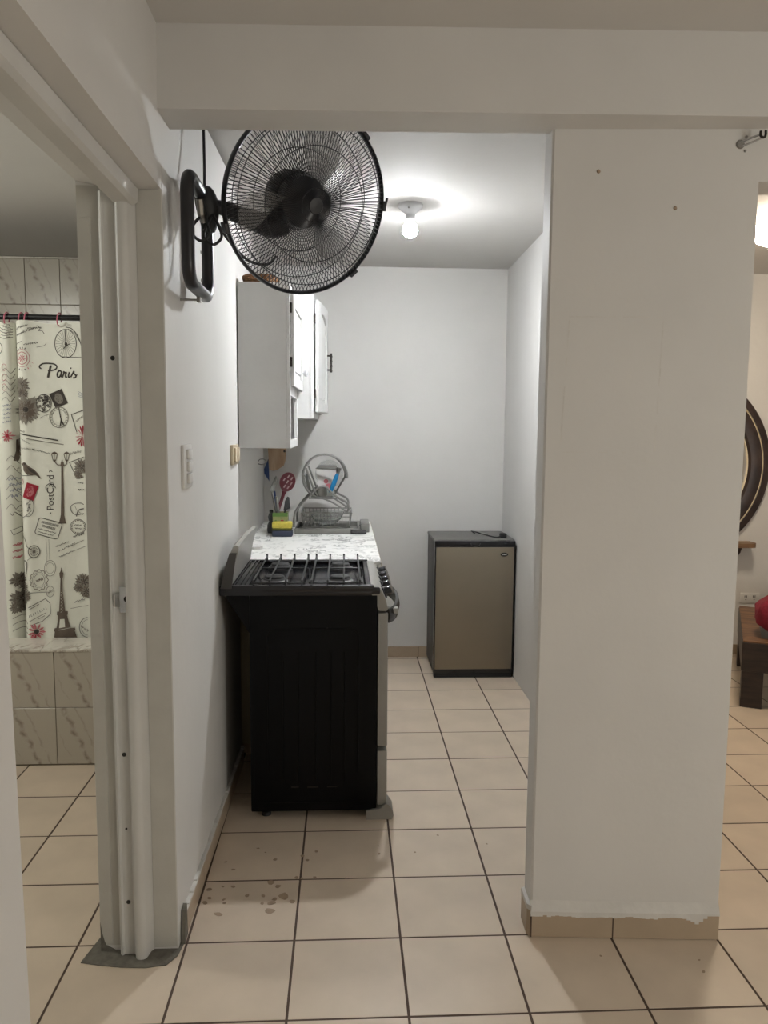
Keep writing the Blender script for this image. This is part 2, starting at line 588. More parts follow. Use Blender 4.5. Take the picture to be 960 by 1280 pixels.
SPOT = [(-0.17, -2.10, .009), (-0.28, -2.19, .008), (-0.245, -2.24, .010), (-0.10, -2.18, .012), (0.0, -2.16, .012), (0.02, -2.19, .009),
        (-0.31, -2.36, .012), (-0.265, -2.345, .007), (-0.23, -2.345, .012), (-0.10, -2.325, .018), (-0.075, -2.35, .014), (-0.015, -2.30, .012), (0.005, -2.305, .008),
        (-0.30, -2.41, .010), (-0.31, -2.435, .012), (-0.25, -2.42, .009), (-0.245, -2.44, .008), (-0.175, -2.40, .014), (-0.12, -2.405, .010), (-0.05, -2.41, .026),
        (-0.08, -2.425, .012), (-0.09, -2.445, .022), (-0.12, -2.445, .013), (-0.02, -2.44, .013), (-0.09, -2.49, .024), (-0.255, -2.50, .020), (0.05, -2.13, .009),
        (0.285, -2.155, .010), (0.285, -2.10, .005), (0.16, -2.31, .005), (0.42, -2.15, .006), (0.52, -2.03, .007), (0.70, -2.1, .006), (0.93, -2.75, .006), (1.22, -2.78, .006),
        (1.21, -2.83, .007), (0.05, -2.30, .008), (-0.14, -2.13, .006)]
for x, y, r in SPOT:
    blob(mb, x, y, r * 0.8)
obj('floor_stain', mb, 'stain', floor, kind='stuff')
mb = MB()
mb.prism([(x, y, 0.0006) for x, y in ((-0.625, -2.72), (-0.56, -2.735), (-0.50, -2.745), (-0.43, -2.75), (-0.37, -2.74), (-0.345, -2.70), (-0.335, -2.63), (-0.60, -2.60))], (0, 0, 0.003))
obj('mortar_patch', mb, 'mortar', floor, label='rough grey mortar patch at the foot of the door jamb')

# ------------------------------------------------------------------ walls
XW0, XW1 = -0.349, -0.331         # left wall surface at the near corner and at the step
YC = -2.668                       # near corner of the left wall
YS = -1.335                       # where the wall steps back
XS = -0.368
HK = 2.68
XN = -0.392                       # kitchen wall beyond the step
XI = -0.581                        # bathroom side of that wall
ms = MB()
ms.foot([(XI, YC), (XW0, YC), (XW1, YS), (XI, YS)], 0, H)
ms.foot([(XI, YS), (XS, YS), (XN, YB), (XI, YB)], 0, HK)
# above the bathroom doorway
ms.prism([(XI, YC, 2.247), (-0.47, YC, 2.225), (-0.35, YC, 2.229), (-0.345, YC, H), (XI, YC, H)], (0, -1.10, 0))
# near side of the doorway, leaning slightly, and the wall on towards the camera
ms.prism([(-0.34, -3.7365 + 0.0, 0), (XI, -3.7365, 0), (XI, -3.775, 2.25), (-0.34, -3.795, 2.229)], (0, -3.6, 0))
ms.box((XI, -7.4, 2.229), (-0.345, -3.768, H))
wall_left = obj('wall_left', ms, 'paint', kind='structure', label='white painted left wall between the bathroom doorway and the kitchen')
obj('wall_back', MB().box((-3.0, YB, 0), (4.5, YB + 0.15, HK)), 'paint', kind='structure', label='white back wall of the kitchen behind the fridge')
obj('wall_right', MB().box((1.238, -2.53, 0), (1.36, YB, HK)), 'paint', kind='structure', label='white kitchen right wall beside the fridge')
pm = MB()
pm.foot([(0.744, -2.642), (1.321, -2.680), (1.372, -2.56), (1.36, -2.50), (0.745, -2.548), (0.739, -2.556), (0.738, -2.636)], 0, H)
# header above the bedroom doorway
pm.foot([(1.321, -2.680), (3.6, -2.80), (3.6, -2.67), (1.372, -2.56)], 2.283, H)
wm = obj('wall_middle', pm, 'paint', kind='structure', label='broad white pillar wall between the kitchen and the bedroom doorway')
# patched rectangle on the pillar, small dents
mb = MB()


def pil(x, z, dy=0.0):
    return Vector((x, -2.642 - (x - 0.741) * 0.0655 - dy, z))


def pedge(x0, z0, x1, z1, wd=0.004, h=0.0005, n=14):
    for i in range(n):
        if random.random() < 0.25:
            continue
        a, b = i / n, (i + 0.9) / n
        p, q = pil(x0 + (x1 - x0) * a, z0 + (z1 - z0) * a), pil(x0 + (x1 - x0) * b, z0 + (z1 - z0) * b)
        s = Vector((0, 0, wd)) if abs(x1 - x0) > abs(z1 - z0) else Vector((wd, 0, 0))
        mb.prism([p, q, q + s * random.uniform(.5, 1), p + s * random.uniform(.5, 1)], (0, -h, 0))


pedge(0.80, 1.905, 1.07, 1.905)
pedge(0.79, 1.515, 0.98, 1.515)
pedge(1.06, 1.52, 1.07, 1.90)
pedge(0.785, 1.52, 0.80, 1.90)
obj('plaster_patch', mb, 'patch', wm)
mb = MB()
for x, z in ((0.87, 2.31), (1.09, 2.21)):
    p = pil(x, z)
    mb.lathe([(0.0, 0.0035), (0.004, 0.003), (0.006, 0)], p, (0, -1, 0), 8)
obj('wall_plug', mb, 'stain', wm)

# beam across the kitchen opening
bm_ = MB()
bm_.prism([(-0.35, -2.709, 2.425), (3.6, -2.850, 2.425), (3.6, -2.70, 2.425), (1.41, -2.63, 2.425), (-0.35, -2.562, 2.425)], (0, 0, H - 2.425))
obj('ceiling_beam', bm_, 'paint', kind='structure', label='white plastered beam across the kitchen opening below the ceiling')
cm = MB()
cm.box((-3.0, -7.6, H), (4.6, -2.60, H + 0.12))
cm.box((-3.0, -2.60, H), (-0.45, 0.6, H + 0.12))
cm.box((1.30, -2.60, H), (4.6, 0.6, H + 0.12))
cm.prism([(-0.45, -2.60, 2.664), (-0.45, -0.95, 2.664), (-0.45, 0.6, 2.638), (-0.45, 0.6, 2.78), (-0.45, -2.60, 2.78)], (1.75, 0, 0))
obj('ceiling', cm, 'ceil', kind='structure', label='white plaster ceiling')
obj('ceiling_bathroom', MB().box((-2.9, -3.9, 2.56), (XI - 0.001, -0.15, H - 0.002)), 'ceil', kind='structure', label='lower bathroom ceiling over the shower curtain')
# the shell behind the camera and round the other rooms
sh = MB()
sh.box((3.6, -7.4, 0), (3.75, -2.70, H))
sh.box((-0.6, -7.5, 0), (3.75, -7.4, H))
obj('wall_living_room', sh, 'paint', kind='structure', label='white living room walls behind the camera')
obj('wall_bedroom', MB().box((4.4, -2.75, 0), (4.5, YB, H)).box((3.6, -2.75, 0), (4.5, -2.66, H)), 'paint', kind='structure', label='white outer walls of the bedroom')
obj('wall_bathroom', MB().box((-3.0, -3.9, 0), (-2.9, YB, H)).box((-3.0, -4.0, 0), (XI, -3.9, H)), 'paint', kind='structure', label='plain outer walls of the bathroom')

# bathroom far wall, tiled
bw = obj('wall_bathroom_back', MB().box((-2.9, -0.16, 0), (XI, 0.0, 2.56)), 'wgrout', kind='structure', label='grey veined tiled wall behind the shower curtain')


def wall_tile(name, x0, x1, z0, z1, y, parent, g=0.0016, th=0.006):
    m = MB()
    a, b, c, d = x0 + g, x1 - g, z0 + g, z1 - g
    k = 0.0012
    m.add([(a, y, c), (b, y, c), (b, y, d), (a, y, d), (a, y - th + k, c), (b, y - th + k, c), (b, y - th + k, d), (a, y - th + k, d),
           (a + k, y - th, c + k), (b - k, y - th, c + k), (b - k, y - th, d - k), (a + k, y - th, d - k)],
          [(0, 1, 5, 4), (1, 2, 6, 5), (2, 3, 7, 6), (3, 0, 4, 7), (4, 5, 9, 8), (5, 6, 10, 9), (6, 7, 11, 10), (7, 4, 8, 11), (8, 9, 10, 11)])
    return m


f0 = None
for r in range(3):
    for c in range(7):
        x = -1.905 + c * 0.2
        z = 2.56 - 0.012 - (r + 1) * 0.262
        if x > XI - 0.2:
            continue
        if f0 is None:
            f0 = obj('wall_tile', wall_tile('', x, x + 0.2, z, z + 0.262, -0.16, bw), 'wtile', bw)
            F0 = Vector((x, z, 0))
        else:
            share(f0, 'wall_tile', WORLD[f0.name] + Vector((x - F0.x, 0, z - F0.y)), bw)
obj('tile_edge', MB().box((-2.2, -0.168, 2.548), (XI, -0.16, 2.556)), 'ledge', bw)
# low tiled wall of the shower
tw = obj('wall_shower_curb', MB().box((-2.9, -1.329, 0), (XI, -1.13, 0.546)), 'wgrout', kind='structure', label='low tiled curb wall in front of the shower curtain')
f0 = None
for r in range(2):
    for c in range(7):
        x = -1.187 + (c - 3) * 0.232
        z = 0.006 + r * 0.2735
        if x + .2 > XI:
            continue
        if f0 is None:
            f0 = obj('wall_tile', wall_tile('', x, x + 0.232, z, z + 0.2735, -1.329, tw), 'wtile', tw)
            F0 = Vector((x, z, 0))
        else:
            share(f0, 'wall_tile', WORLD[f0.name] + Vector((x - F0.x, 0, z - F0.y)), tw)
f0 = None
for c in range(6):
    x = -1.245 + (c - 3) * 0.30
    m = MB().box((x + .001, -1.339, 0.546), (min(x + 0.299, XI), -1.128, 0.558), 0.002)
    obj('ledge_tile', m, 'ledge', tw)

# ------------------------------------------------------------------ bathroom doorway: frame
d1 = thing('door_1', (-0.47, YC, 0), 'white painted metal bathroom door frame without its door', None, kind='structure')
y0 = YC
jm = MB()
prof = [(-0.516, 0), (-0.516, -0.022), (-0.508, -0.028), (-0.503, -0.022), (-0.476, -0.020), (-0.470, -0.026)]
for a in range(7):
    an = PI * (1 - a / 6)
    prof.append((-0.450 + 0.018 * math.cos(an), -0.034 - 0.016 * math.sin(an)))
prof += [(-0.428, -0.012), (-0.420, 0)]
jm.foot([(x, y0 + y) for x, y in prof], 0.004, 2.215)
jam = obj('jamb', jm, 'gloss', d1, smooth=True)
hm = MB()
hp = [(-0.478, 2.225), (-0.478, 2.190), (-0.470, 2.182), (-0.425, 2.182), (-0.412, 2.190), (-0.410, 2.225)]
hm.prism([(x, YC - 0.012, z) for x, z in hp], (0, -1.08, 0))
obj('frame_head', hm, 'gloss', d1)
mb = MB()
# latch strike plate
mb.box((-0.488, y0 - 0.0275, 1.052), (-0.447, y0 - 0.0255, 1.128), 0.0008)
mb.prism([(-0.488, y0 - 0.027, 1.068), (-0.500, y0 - 0.040, 1.072), (-0.500, y0 - 0.040, 1.108), (-0.488, y0 - 0.027, 1.112)], (0.002, 0.001, 0))
sp = obj('strike_plate', mb, 'chrome', jam, label='worn chrome strike plate with a dark latch hole')
mb = MB()
for z in (0.628, 0.17, 1.77, 0.40):
    mb.lathe([(0.0, 0.002), (0.006 if z != .40 else .003, 0.0015), (0.0066 if z != .40 else .0035, 0)], (-0.489, y0 - 0.0212, z), (0, -1, 0), 10)
mb.lathe([(0.0, 0.0018), (0.009, 0.0016), (0.0095, 0)], (-0.466, y0 - 0.0285, 1.092), (0, -1, 0), 12)
obj('screw_hole', mb, 'socket', jam)
# thin plaster strips at the far side of the jamb
mb = MB()
mb.foot([(-0.580, y0 - 0.001), (-0.545, y0 - 0.006), (-0.542, y0)], 0.03, 2.15)
mb.foot([(-0.580, y0 - 0.0015), (-0.522, y0 - 0.0015), (-0.522, y0 + 0.004), (-0.580, y0 + 0.004)], 0.02, 2.235)
obj('jamb_plaster', mb, 'oldpaint', d1)
mb = MB()
mb.foot([(-0.420, y0 - 0.003), (-0.352, y0 - 0.0015), (-0.352, y0 + 0.004), (-0.420, y0 + 0.004)], 0.01, 2.226)
obj('jamb_plaster', mb, 'oldpaint', d1)
# broken plaster at the foot of the corner
mb = MB()
mb.prism([(-0.346, y0 + 0.02, 0.002), (-0.346, y0 + 0.04, 0.10), (-0.346, y0 + 0.062, 0.11), (-0.346, y0 + 0.07, 0.002)], (0.012, 0, 0))
mb.prism([(-0.580, y0 - 0.003, 0.0), (-0.580, y0 - 0.003, 0.095), (-0.575, y0 - 0.003, 0.06), (-0.565, y0 - 0.003, 0.022), (-0.53, y0 - 0.003, 0.0)], (0, 0.004, 0))
obj('broken_plaster', mb, 'mortar', d1)

# ------------------------------------------------------------------ baseboards


def lwx(y):
    return XW0 + (XW1 - XW0) * (y - YC) / (YS - YC)


bl = thing('baseboard_left', (-0.33, -2.0, 0), 'beige tile baseboard along the left wall', None, kind='structure')
ys = [-2.60, -2.315, -1.985, -1.655, YS]
for a, b in zip(ys[:-1], ys[1:]):
    m = MB()
    a += 0.0015
    b -= 0.0015
    m.foot([(lwx(a) - 0.001, a), (lwx(a) + 0.011, a), (lwx(b) + 0.011, b), (lwx(b) - 0.001, b)], 0.002, 0.078)
    obj('baseboard_tile', m, 'skirt', bl)
m = MB()
# filler plaster capping the tiles
pts = []
n = 40
for i in range(n + 1):
    y = -2.60 + (YS + 2.60) * i / n
    pts.append(y)
for a, b in zip(pts[:-1], pts[1:]):
    h = 0.084 + random.uniform(-0.004, 0.004)
    m.foot([(lwx(a) - 0.001, a), (lwx(a) + 0.0125, a), (lwx(b) + 0.0125, b), (lwx(b) - 0.001, b)], 0.074 + random.uniform(-.004, .002), h)
obj('plaster_cap', m, 'patch', bl)
bb = thing('baseboard_back', (0.6, YB, 0), 'beige tile baseboard along the kitchen back wall', None, kind='structure')
xs = [0.0, 0.33, 0.668, 0.999, 1.236]
for a, b in zip(xs[:-1], xs[1:]):
    obj('baseboard_tile', MB().box((a + .002, YB - 0.011, 0.002), (b - .002, YB + 0.001, 0.075), 0.0012), 'skirt', bb)
obj('tile_joint', MB().box((0.0, YB - 0.006, 0.001), (1.236, YB, 0.073)), 'grout', bb)
br = thing('baseboard_right', (2.5, YB, 0), 'beige tile baseboard along the bedroom back wall', None, kind='structure')
for i in range(8):
    a = 1.362 + 0.33 * i
    obj('baseboard_tile', MB().box((a + .002, YB - 0.011, 0.002), (a + .328, YB + 0.001, 0.075), 0.0012), 'skirt', br)
bp = thing('baseboard_middle', (1.0, -2.66, 0), 'beige tile baseboard round the foot of the pillar', None, kind='structure')
for a, b in ((0.7395, 0.991), (0.994, 1.3205)):
    p, q = pil(a, 0), pil(b, 0)
    m = MB()
    m.prism([p + Vector((0, -0.012, 0.002)), q + Vector((0, -0.012, 0.002)), q + Vector((0, 0.001, 0.002)), p + Vector((0, 0.001, 0.002))], (0, 0, 0.079))
    obj('baseboard_tile', m, 'skirt', bp)
m = MB()
m.prism([(0.738, -2.654, 0.002), (0.727, -2.640, 0.002), (0.729, -2.555, 0.002), (0.740, -2.550, 0.002)], (0, 0, 0.088))
obj('baseboard_tile', m, 'skirt', bp)
m = MB()
n = 46
for i in range(n):
    a, b = 0.736 + (1.3215 - 0.736) * i / n, 0.736 + (1.3215 - 0.736) * (i + 1) / n
    low = 0.070 + 0.007 * noise.noise((a * 14, 0, 0)) + random.uniform(-.002, .002)
    if 1.215 < a < 1.265:
        low -= 0.016 * (1 - abs(a - 1.243) / 0.03)
    if a < 0.78:
        low += 0.004
    if a > 1.275:
        low = 0.080
    p, q = pil(a, low), pil(b, low)
    m.prism([p + Vector((0, -0.0135, 0)), q + Vector((0, -0.0135, 0)), q + Vector((0, 0.0, 0)), p + Vector((0, 0.0, 0))], (0, 0.0, 0.086 - low))
    p, q = pil(a, 0.086), pil(b, 0.086)
    m.add([p + Vector((0, -0.0135, 0)), q + Vector((0, -0.0135, 0)), q + Vector((0, 0, 0.03)), p + Vector((0, 0, 0.03))], [(0, 1, 2, 3)])
m.prism([(0.738, -2.656, 0.088), (0.726, -2.64, 0.088), (0.728, -2.555, 0.088), (0.740, -2.55, 0.088), (0.744, -2.642, 0.088)], (0, 0, 0.016))
obj('plaster_cap', m, 'patch', bp)
m = MB()
p = pil(0.9925, 0)
m.box((p.x - .002, p.y - .0125, 0.001), (p.x + .002, p.y, 0.078))
m.box((0.735, pil(.735, 0).y - 0.0127, 0.001), (0.7405, pil(.735, 0).y, 0.076))
obj('tile_joint', m, 'grout', bp)

# ------------------------------------------------------------------ kitchen ceiling lamp
LX, LY = 0.470, -1.0
HL = 2.664
cl = thing('ceiling_lamp', (LX, LY, HL), 'bare lit bulb in a white porcelain holder on the kitchen ceiling', 'lamp')
obj('lamp_holder', MB().lathe([(0.0, 0), (0.060, 0), (0.062, -0.006), (0.060, -0.014), (0.045, -0.028), (0.028, -0.040), (0.023, -0.052), (0.022, -0.070), (0.0, -0.070)], (LX, LY, HL), (0, 0, 1), 28), 'porcelain', cl, True)
obj('screw', MB().ball((LX - 0.012, LY - 0.045, HL - 0.026), 0.004, 8, 6), 'steel', cl)
obj('bulb', MB().lathe([(0.014, -0.069), (0.0165, -0.075), (0.024, -0.086), (0.032, -0.097), (0.037, -0.108), (0.0385, -0.118), (0.037, -0.128), (0.033, -0.137), (0.027, -0.145), (0.019, -0.151), (0.010, -0.1545), (0.0, -0.1555)], (LX, LY, HL), (0, 0, 1), 24), 'bulb', cl, True, auto=80)

# ------------------------------------------------------------------ wall fan
FC = Vector((0.030, -2.30, 2.302))
FN = Vector((0.498, -0.797, -0.342)).normalized()
FU = (Vector((0, 0, 1)) - FN * FN.z).normalized()
FR = FU.cross(FN).normalized()
R_ = 0.284
fan = thing('wall_fan', (-0.335, -2.45, 2.13), 'black industrial wall fan in a round wire cage near the doorway', 'fan')


def fp(r, a, h):
    return FC + FR * (r * math.cos(a)) + FU * (r * math.sin(a)) + FN * h


def grille(sign, depth, name, nw, tw, inner, rings):
    m = MB()
    for k in range(nw):
        a = 2 * PI * k / nw + (0.5 * 2 * PI / nw if sign < 0 else 0)
        pts = []
        for t in (0, .12, .3, .6, 1):
            r = R_ - 0.004 - (R_ - 0.004 - inner) * t
            h = sign * (0.012 + (depth - 0.012) * (1 - (1 - min(1, t * 1.5)) ** 2.2))
            pts.append(fp(r, a + tw * t, h))
        m.tube(pts, 0.00125, 4)
    for r in rings:
        t = (R_ - 0.004 - r) / (R_ - 0.004 - inner)
        h = sign * (0.0135 + (depth - 0.012) * (1 - (1 - min(1, t * 1.5)) ** 2.2))
        m.tube([fp(r, 2 * PI * i / 64, h) for i in range(64)], 0.0016, 5, True)
    return obj(name, m, 'fanblack', fan, fix=False)


grille(1, 0.062, 'front_grille', 132, 0.10, 0.024, [0.252, 0.174, 0.052])
grille(-1, 0.060, 'rear_grille', 132, -0.10, 0.085, [0.240, 0.160, 0.09])
m = MB()
m.tube([fp(R_, 2 * PI * i / 72, 0) for i in range(72)], 0.0065, 8, True, flat=2.0, up=FR)
rim = obj('rim', m, 'fanblack', fan, True)
m = MB()
for a in (0.13, 0.95, 2.42, 3.55, 5.55):
    p = fp(R_ + 0.006, a, 0)
    mt = Matrix.Translation(p) @ Matrix((FR, FU, FN)).transposed().to_4x4() @ Matrix.Rotation(a, 4, 'Z')
    obj('rim_clip', MB().box((-0.006, -0.016, -0.016), (0.006, 0.016, 0.016), 0.002, mt), 'fanblack', rim)
m = MB()
m.tube([fp(R_ + 0.008, 0.10, 0.01), fp(R_ + 0.016, 0.22, 0.012)], 0.004, 6)
obj('latch_tab', m, 'fanblack', rim)
m = MB()
m.lathe([(0.0, -0.006), (0.022, -0.004), (0.026, 0), (0.024, 0.003), (0.0, 0.004)], FC + FN * 0.062, FN, 28)
obj('grille_badge', m, 'fanblack', fan, True)
# motor behind the rear cage
m = MB()
m.lathe([(0.0, -0.165), (0.05, -0.163), (0.078, -0.150), (0.088, -0.135), (0.090, -0.08), (0.084, -0.066), (0.0, -0.064)], FC, FN, 28)
mo = obj('motor', m, 'motor', fan, True)
m = MB()
for k in range(16):
    a = 2 * PI * k / 16
    c = fp(0.0905, a, -0.105)
    mt = Matrix.Translation(c) @ Matrix((FR, FU, FN)).transposed().to_4x4() @ Matrix.Rotation(a, 4, 'Z')
    m.box((-0.003, -0.004, -0.022), (0.002, 0.004, 0.022), 0, mt)
obj('vent', m, 'rubber', mo)
# blades at rest on a hub between the cages
m = MB().lathe([(0.0, 0.000), (0.060, -0.004), (0.080, -0.014), (0.084, -0.05), (0.02, -0.052), (0.02, -0.062), (0.0, -0.062)], FC, FN, 24)
hub = obj('blade_hub', m, 'fanblack', fan, True)
for k in range(3):
    a0 = math.radians(188 + 120 * k)
    m = MB()
    vs, fs = [], []
    nr, nc = 8, 6
    for i in range(nr + 1):
        t = i / nr
        r = 0.080 + 0.155 * t
        wdt = (0.20 + 0.14 * math.sin(PI * min(1, t * 1.05))) * (1 if t < .85 else 1 - (t - .85) * 2.2)
        for j in range(nc + 1):
            s = j / nc - 0.5
            a = a0 + s * 2 * wdt + 0.25 * t
            vs.append(fp(r, a, -0.022 - s * 0.055 * (1 - .3 * t)))
    for i in range(nr):
        for j in range(nc):
            q = i * (nc + 1) + j
            fs.append((q, q + 1, q + nc + 2, q + nc + 1))
    N = len(vs)
    vs2 = [v - FN * 0.0025 for v in vs]
    m.add(vs, fs)
    m.add(vs2, [f[::-1] for f in fs])
    edge = [j for j in range(nc + 1)] + [(i + 1) * (nc + 1) + nc for i in range(nr)] + [nr * (nc + 1) + j for j in range(nc - 1, -1, -1)] + [i * (nc + 1) for i in range(nr - 1, 0, -1)]
    for i in range(len(edge)):
        a, b = edge[i], edge[(i + 1) % len(edge)]
        m.f.append((a, b, N + b, N + a))
    obj('blade', m, 'fanblade', fan, True)
# arm
m = MB()
arm = catmull([(-0.272, -2.385, 2.272), (-0.225, -2.335, 2.268), (-0.16, -2.27, 2.258), (-0.095, -2.21, 2.252), (-0.05, -2.19, 2.268)], 5)
m.tube(arm, [0.016 + 0.024 * min(1, i / 14) for i in range(len(arm))], 12, flat=0.75)
obj('arm', m, 'motor', fan, True)
# tubular bracket standing off the wall
bx = -0.287
zb, zt, ya, yb_ = 1.992, 2.290, -2.635, -2.315
rc = 0.055
loop = []
loop += arc((bx, ya + rc, zb + rc), (0, -1, 0), (0, 0, -1), rc, 0, PI / 2, 5)
loop += arc((bx, yb_ - rc, zb + rc), (0, 0, -1), (0, 1, 0), rc, 0, PI / 2, 5)
loop += arc((bx, yb_ - rc, zt - rc), (0, 1, 0), (0, 0, 1), rc, 0, PI / 2, 5)
loop += arc((bx, ya + rc, zt - rc), (0, 0, 1), (0, -1, 0), rc, 0, PI / 2, 5)
m = MB().tube(loop, 0.0195, 10, True, flat=1.0)
brk = obj('bracket', m, 'fanblack', fan, True)
for y, z, q in ((ya + 0.17, zb, -1),):
    m = MB().tube([(-0.352, y, z + q * 0.026), (-0.290, y, z + q * 0.026)], 0.0035, 8)
    m.box((-0.296, y - 0.008, min(z, z + q * 0.034)), (-0.284, y + 0.008, max(z, z + q * 0.034)), 0.002)
    obj('wall_bolt', m, 'steel', brk, label='steel bolt holding the bracket to the wall')
m = MB()
for z in (zb + 0.10, zb + 0.02):
    m.lathe([(0.0, 0.021), (0.004, 0.020), (0.005, 0.017)], (bx, ya + .1, z), (1, 0, 0), 8)
m.tube([(bx, -2.44, zt - 0.02), (bx, -2.42, zt - 0.06), (bx + 0.004, -2.40, zt - 0.075)], 0.012, 8)
obj('clamp', m, 'steel', brk, kind='stuff')
m = MB()
jt = catmull([(bx - 0.002, -2.41, 2.30), (-0.278, -2.395, 2.285), (-0.272, -2.385, 2.25), (-0.27, -2.38, 2.215), (-0.272, -2.38, 2.19)], 4)
m.tube(jt, [0.022, .028, .032, .034, .035, .036, .036, .036, .035, .034, .032, .030, .028, .026, .024, .022, .020][:len(jt)], 12)
obj('pivot_joint', m, 'rubber', fan, True)
m = MB()
m.tube(catmull([(-0.298, -2.30, 2.66), (-0.296, -2.30, 2.52), (-0.290, -2.33, 2.40), (-0.285, -2.36, 2.33), (-0.275, -2.385, 2.28)], 6), 0.0045, 8)
for dx, rr, dz in ((-0.022, 0.032, -0.065), (0.014, 0.036, -0.075)):
    c = Vector((-0.262 + dx, -2.43, 2.245 + dz))
    m.tube(catmull([c + Vector((-dx * .5, 0.02, 0.06)), c + Vector((-0.022, 0, 0.02)), c + Vector((-0.028, -0.005, -0.012)), c + Vector((0, -0.01, -0.034)), c + Vector((0.024, -0.005, -0.012)), c + Vector((0.016, 0, 0.022)), c + Vector((-dx * .4, 0.02, 0.062))], 6), 0.0045, 8)
m.tube(catmull([(-0.255, -2.40, 2.235), (-0.225, -2.31, 2.185), (-0.17, -2.23, 2.135), (-0.11, -2.19, 2.13), (-0.08, -2.18, 2.16)], 6), 0.0045, 8)
obj('power_cable', m, 'rubber', fan, True)

# ------------------------------------------------------------------ switches on the left wall
sw = thing('light_switch', (-0.34, -2.43, 1.39), 'white triple rocker switch plate on the left wall below the fan', 'switch')
yc, x0_ = -2.435, lwx(-2.44)
obj('plate', MB().box((x0_ - 0.001, -2.498, 1.391), (x0_ + 0.009, -2.372, 1.527), 0.003), 'plastic', sw, True)
for z in (1.421, 1.459, 1.497):
    m = MB().box((x0_ + 0.008, -2.462, z - 0.016), (x0_ + 0.018, -2.405, z + 0.016), 0.004)
    obj('rocker', m, 'plastic', sw, True)
s2 = thing('light_switch', (-0.33, -1.47, 1.42), 'ivory switch plate on the left wall beside the wall cabinet', 'switch')
x1_ = lwx(-1.46)
obj('plate', MB().box((x1_ - 0.001, -1.56, 1.421), (x1_ + 0.013, -1.375, 1.507), 0.004), 'ivory', s2, True)
for y in (-1.51, -1.425):
    obj('rocker', MB().box((x1_ + 0.012, y - 0.026, 1.434), (x1_ + 0.020, y + 0.026, 1.494), 0.003), 'ivory', s2, True)

# ------------------------------------------------------------------ wall cabinets
CZ0, CZ1 = 1.481, 2.275
c1 = thing('wall_cabinet', (-0.23, -0.76, CZ0), 'white wall cabinet with an open lower shelf hung nearest the stove', 'cabinet')
CX0, CX1, CY0, CY1 = -0.362, -0.112, -1.06, -0.468
m = MB()
m.box((CX0, CY0, CZ0), (CX1 - .018, CY0 + 0.016, CZ1))
m.box((CX0, CY1 - 0.016, CZ0), (CX1 - .018, CY1, CZ1))
m.box((CX0, CY0 + .016, CZ1 - 0.016), (CX1 - .018, CY1 - .016, CZ1))
m.box((CX0, CY0 + .016, CZ0), (CX1 - .018, CY1 - .016, CZ0 + 0.016))
m.box((CX0, CY0 + .016, 1.745), (CX1 - .018, CY1 - .016, 1.761))
m.box((CX0, CY0 + .016, CZ0 + .016), (CX0 + 0.008, CY1 - .016, CZ1 - .016))
obj('body', m, 'cab', c1)
m = MB()
for a, b in ((CY0, CY0 + 0.035), (CY1 - 0.035, CY1)):
    m.box((CX1 - .018, a, CZ0), (CX1, b, CZ1), 0.0015)
for a, b in ((CZ0, CZ0 + 0.042), (1.740, 1.79), (CZ1 - 0.05, CZ1)):
    m.box((CX1 - .018, CY0 + .035, a), (CX1, CY1 - .035, b), 0.0015)
obj('face_frame', m, 'cab', c1)


def panel_door(name, y0, y1, z0, z1, x, parent, th=0.02, ang=0.0, arch=False, knob=None):
    """raised panel door hung on its near edge (y0), opening by ang"""
    piv = Matrix.Translation((x, y0, 0)) @ Matrix.Rotation(-ang, 4, 'Z') @ Matrix.Translation((-x, -y0, 0))
    m = MB()
    fw = 0.055
    m.box((x, y0, z0), (x + th, y0 + fw, z1), 0.003, piv)
    m.box((x, y1 - fw, z0), (x + th, y1, z1), 0.003, piv)
    m.box((x, y0 + fw, z0), (x + th, y1 - fw, z0 + fw), 0.003, piv)
    if arch:
        ym = (y0 + y1) / 2
        pts = [(x, y0 + fw, z1), (x, y1 - fw, z1)]
        hw = (y1 - y0) / 2 - fw
        for i in range(13):
            t = 1 - 2 * i / 12
            pts.append((x, ym + hw * t, z1 - fw - 0.045 * (t * t)))
        m.prism([piv @ Vector(p) for p in pts], piv.to_3x3() @ Vector((th, 0, 0)))
    else:
        m.box((x, y0 + fw, z1 - fw), (x + th, y1 - fw, z1), 0.003, piv)
    m.box((x + 0.003, y0 + fw - .005, z0 + fw - .005), (x + th * 0.45, y1 - fw + .005, z1 - fw + .005), 0, piv)
    m.box((x + 0.004, y0 + fw + 0.025, z0 + fw + 0.025), (x + th * 0.75, y1 - fw - 0.025, z1 - fw - 0.05), 0.004, piv)
    return obj(name, m, 'cab', parent), piv


dr, pv = panel_door('door', CY0 + 0.012, CY1 - 0.012, 1.783, 2.226, CX1 + 0.001, c1, 0.019, 0.02)
m = MB()
m.lathe([(0.006, 0), (0.007, 0.010), (0.017, 0.016), (0.020, 0.024), (0.016, 0.031), (0.0, 0.034)], (CX1 + 0.028, CY1 - 0.055, 1.882), (1, 0, 0), 16)
obj('knob', m, 'porcelain', dr, True)
for z in (2.158, 1.900):
    obj('hinge', MB().box((CX1 - 0.001, CY0 + 0.001, z - 0.024), (CX1 + 0.010, CY0 + 0.0145, z + 0.024), 0.001), 'hinge', c1)

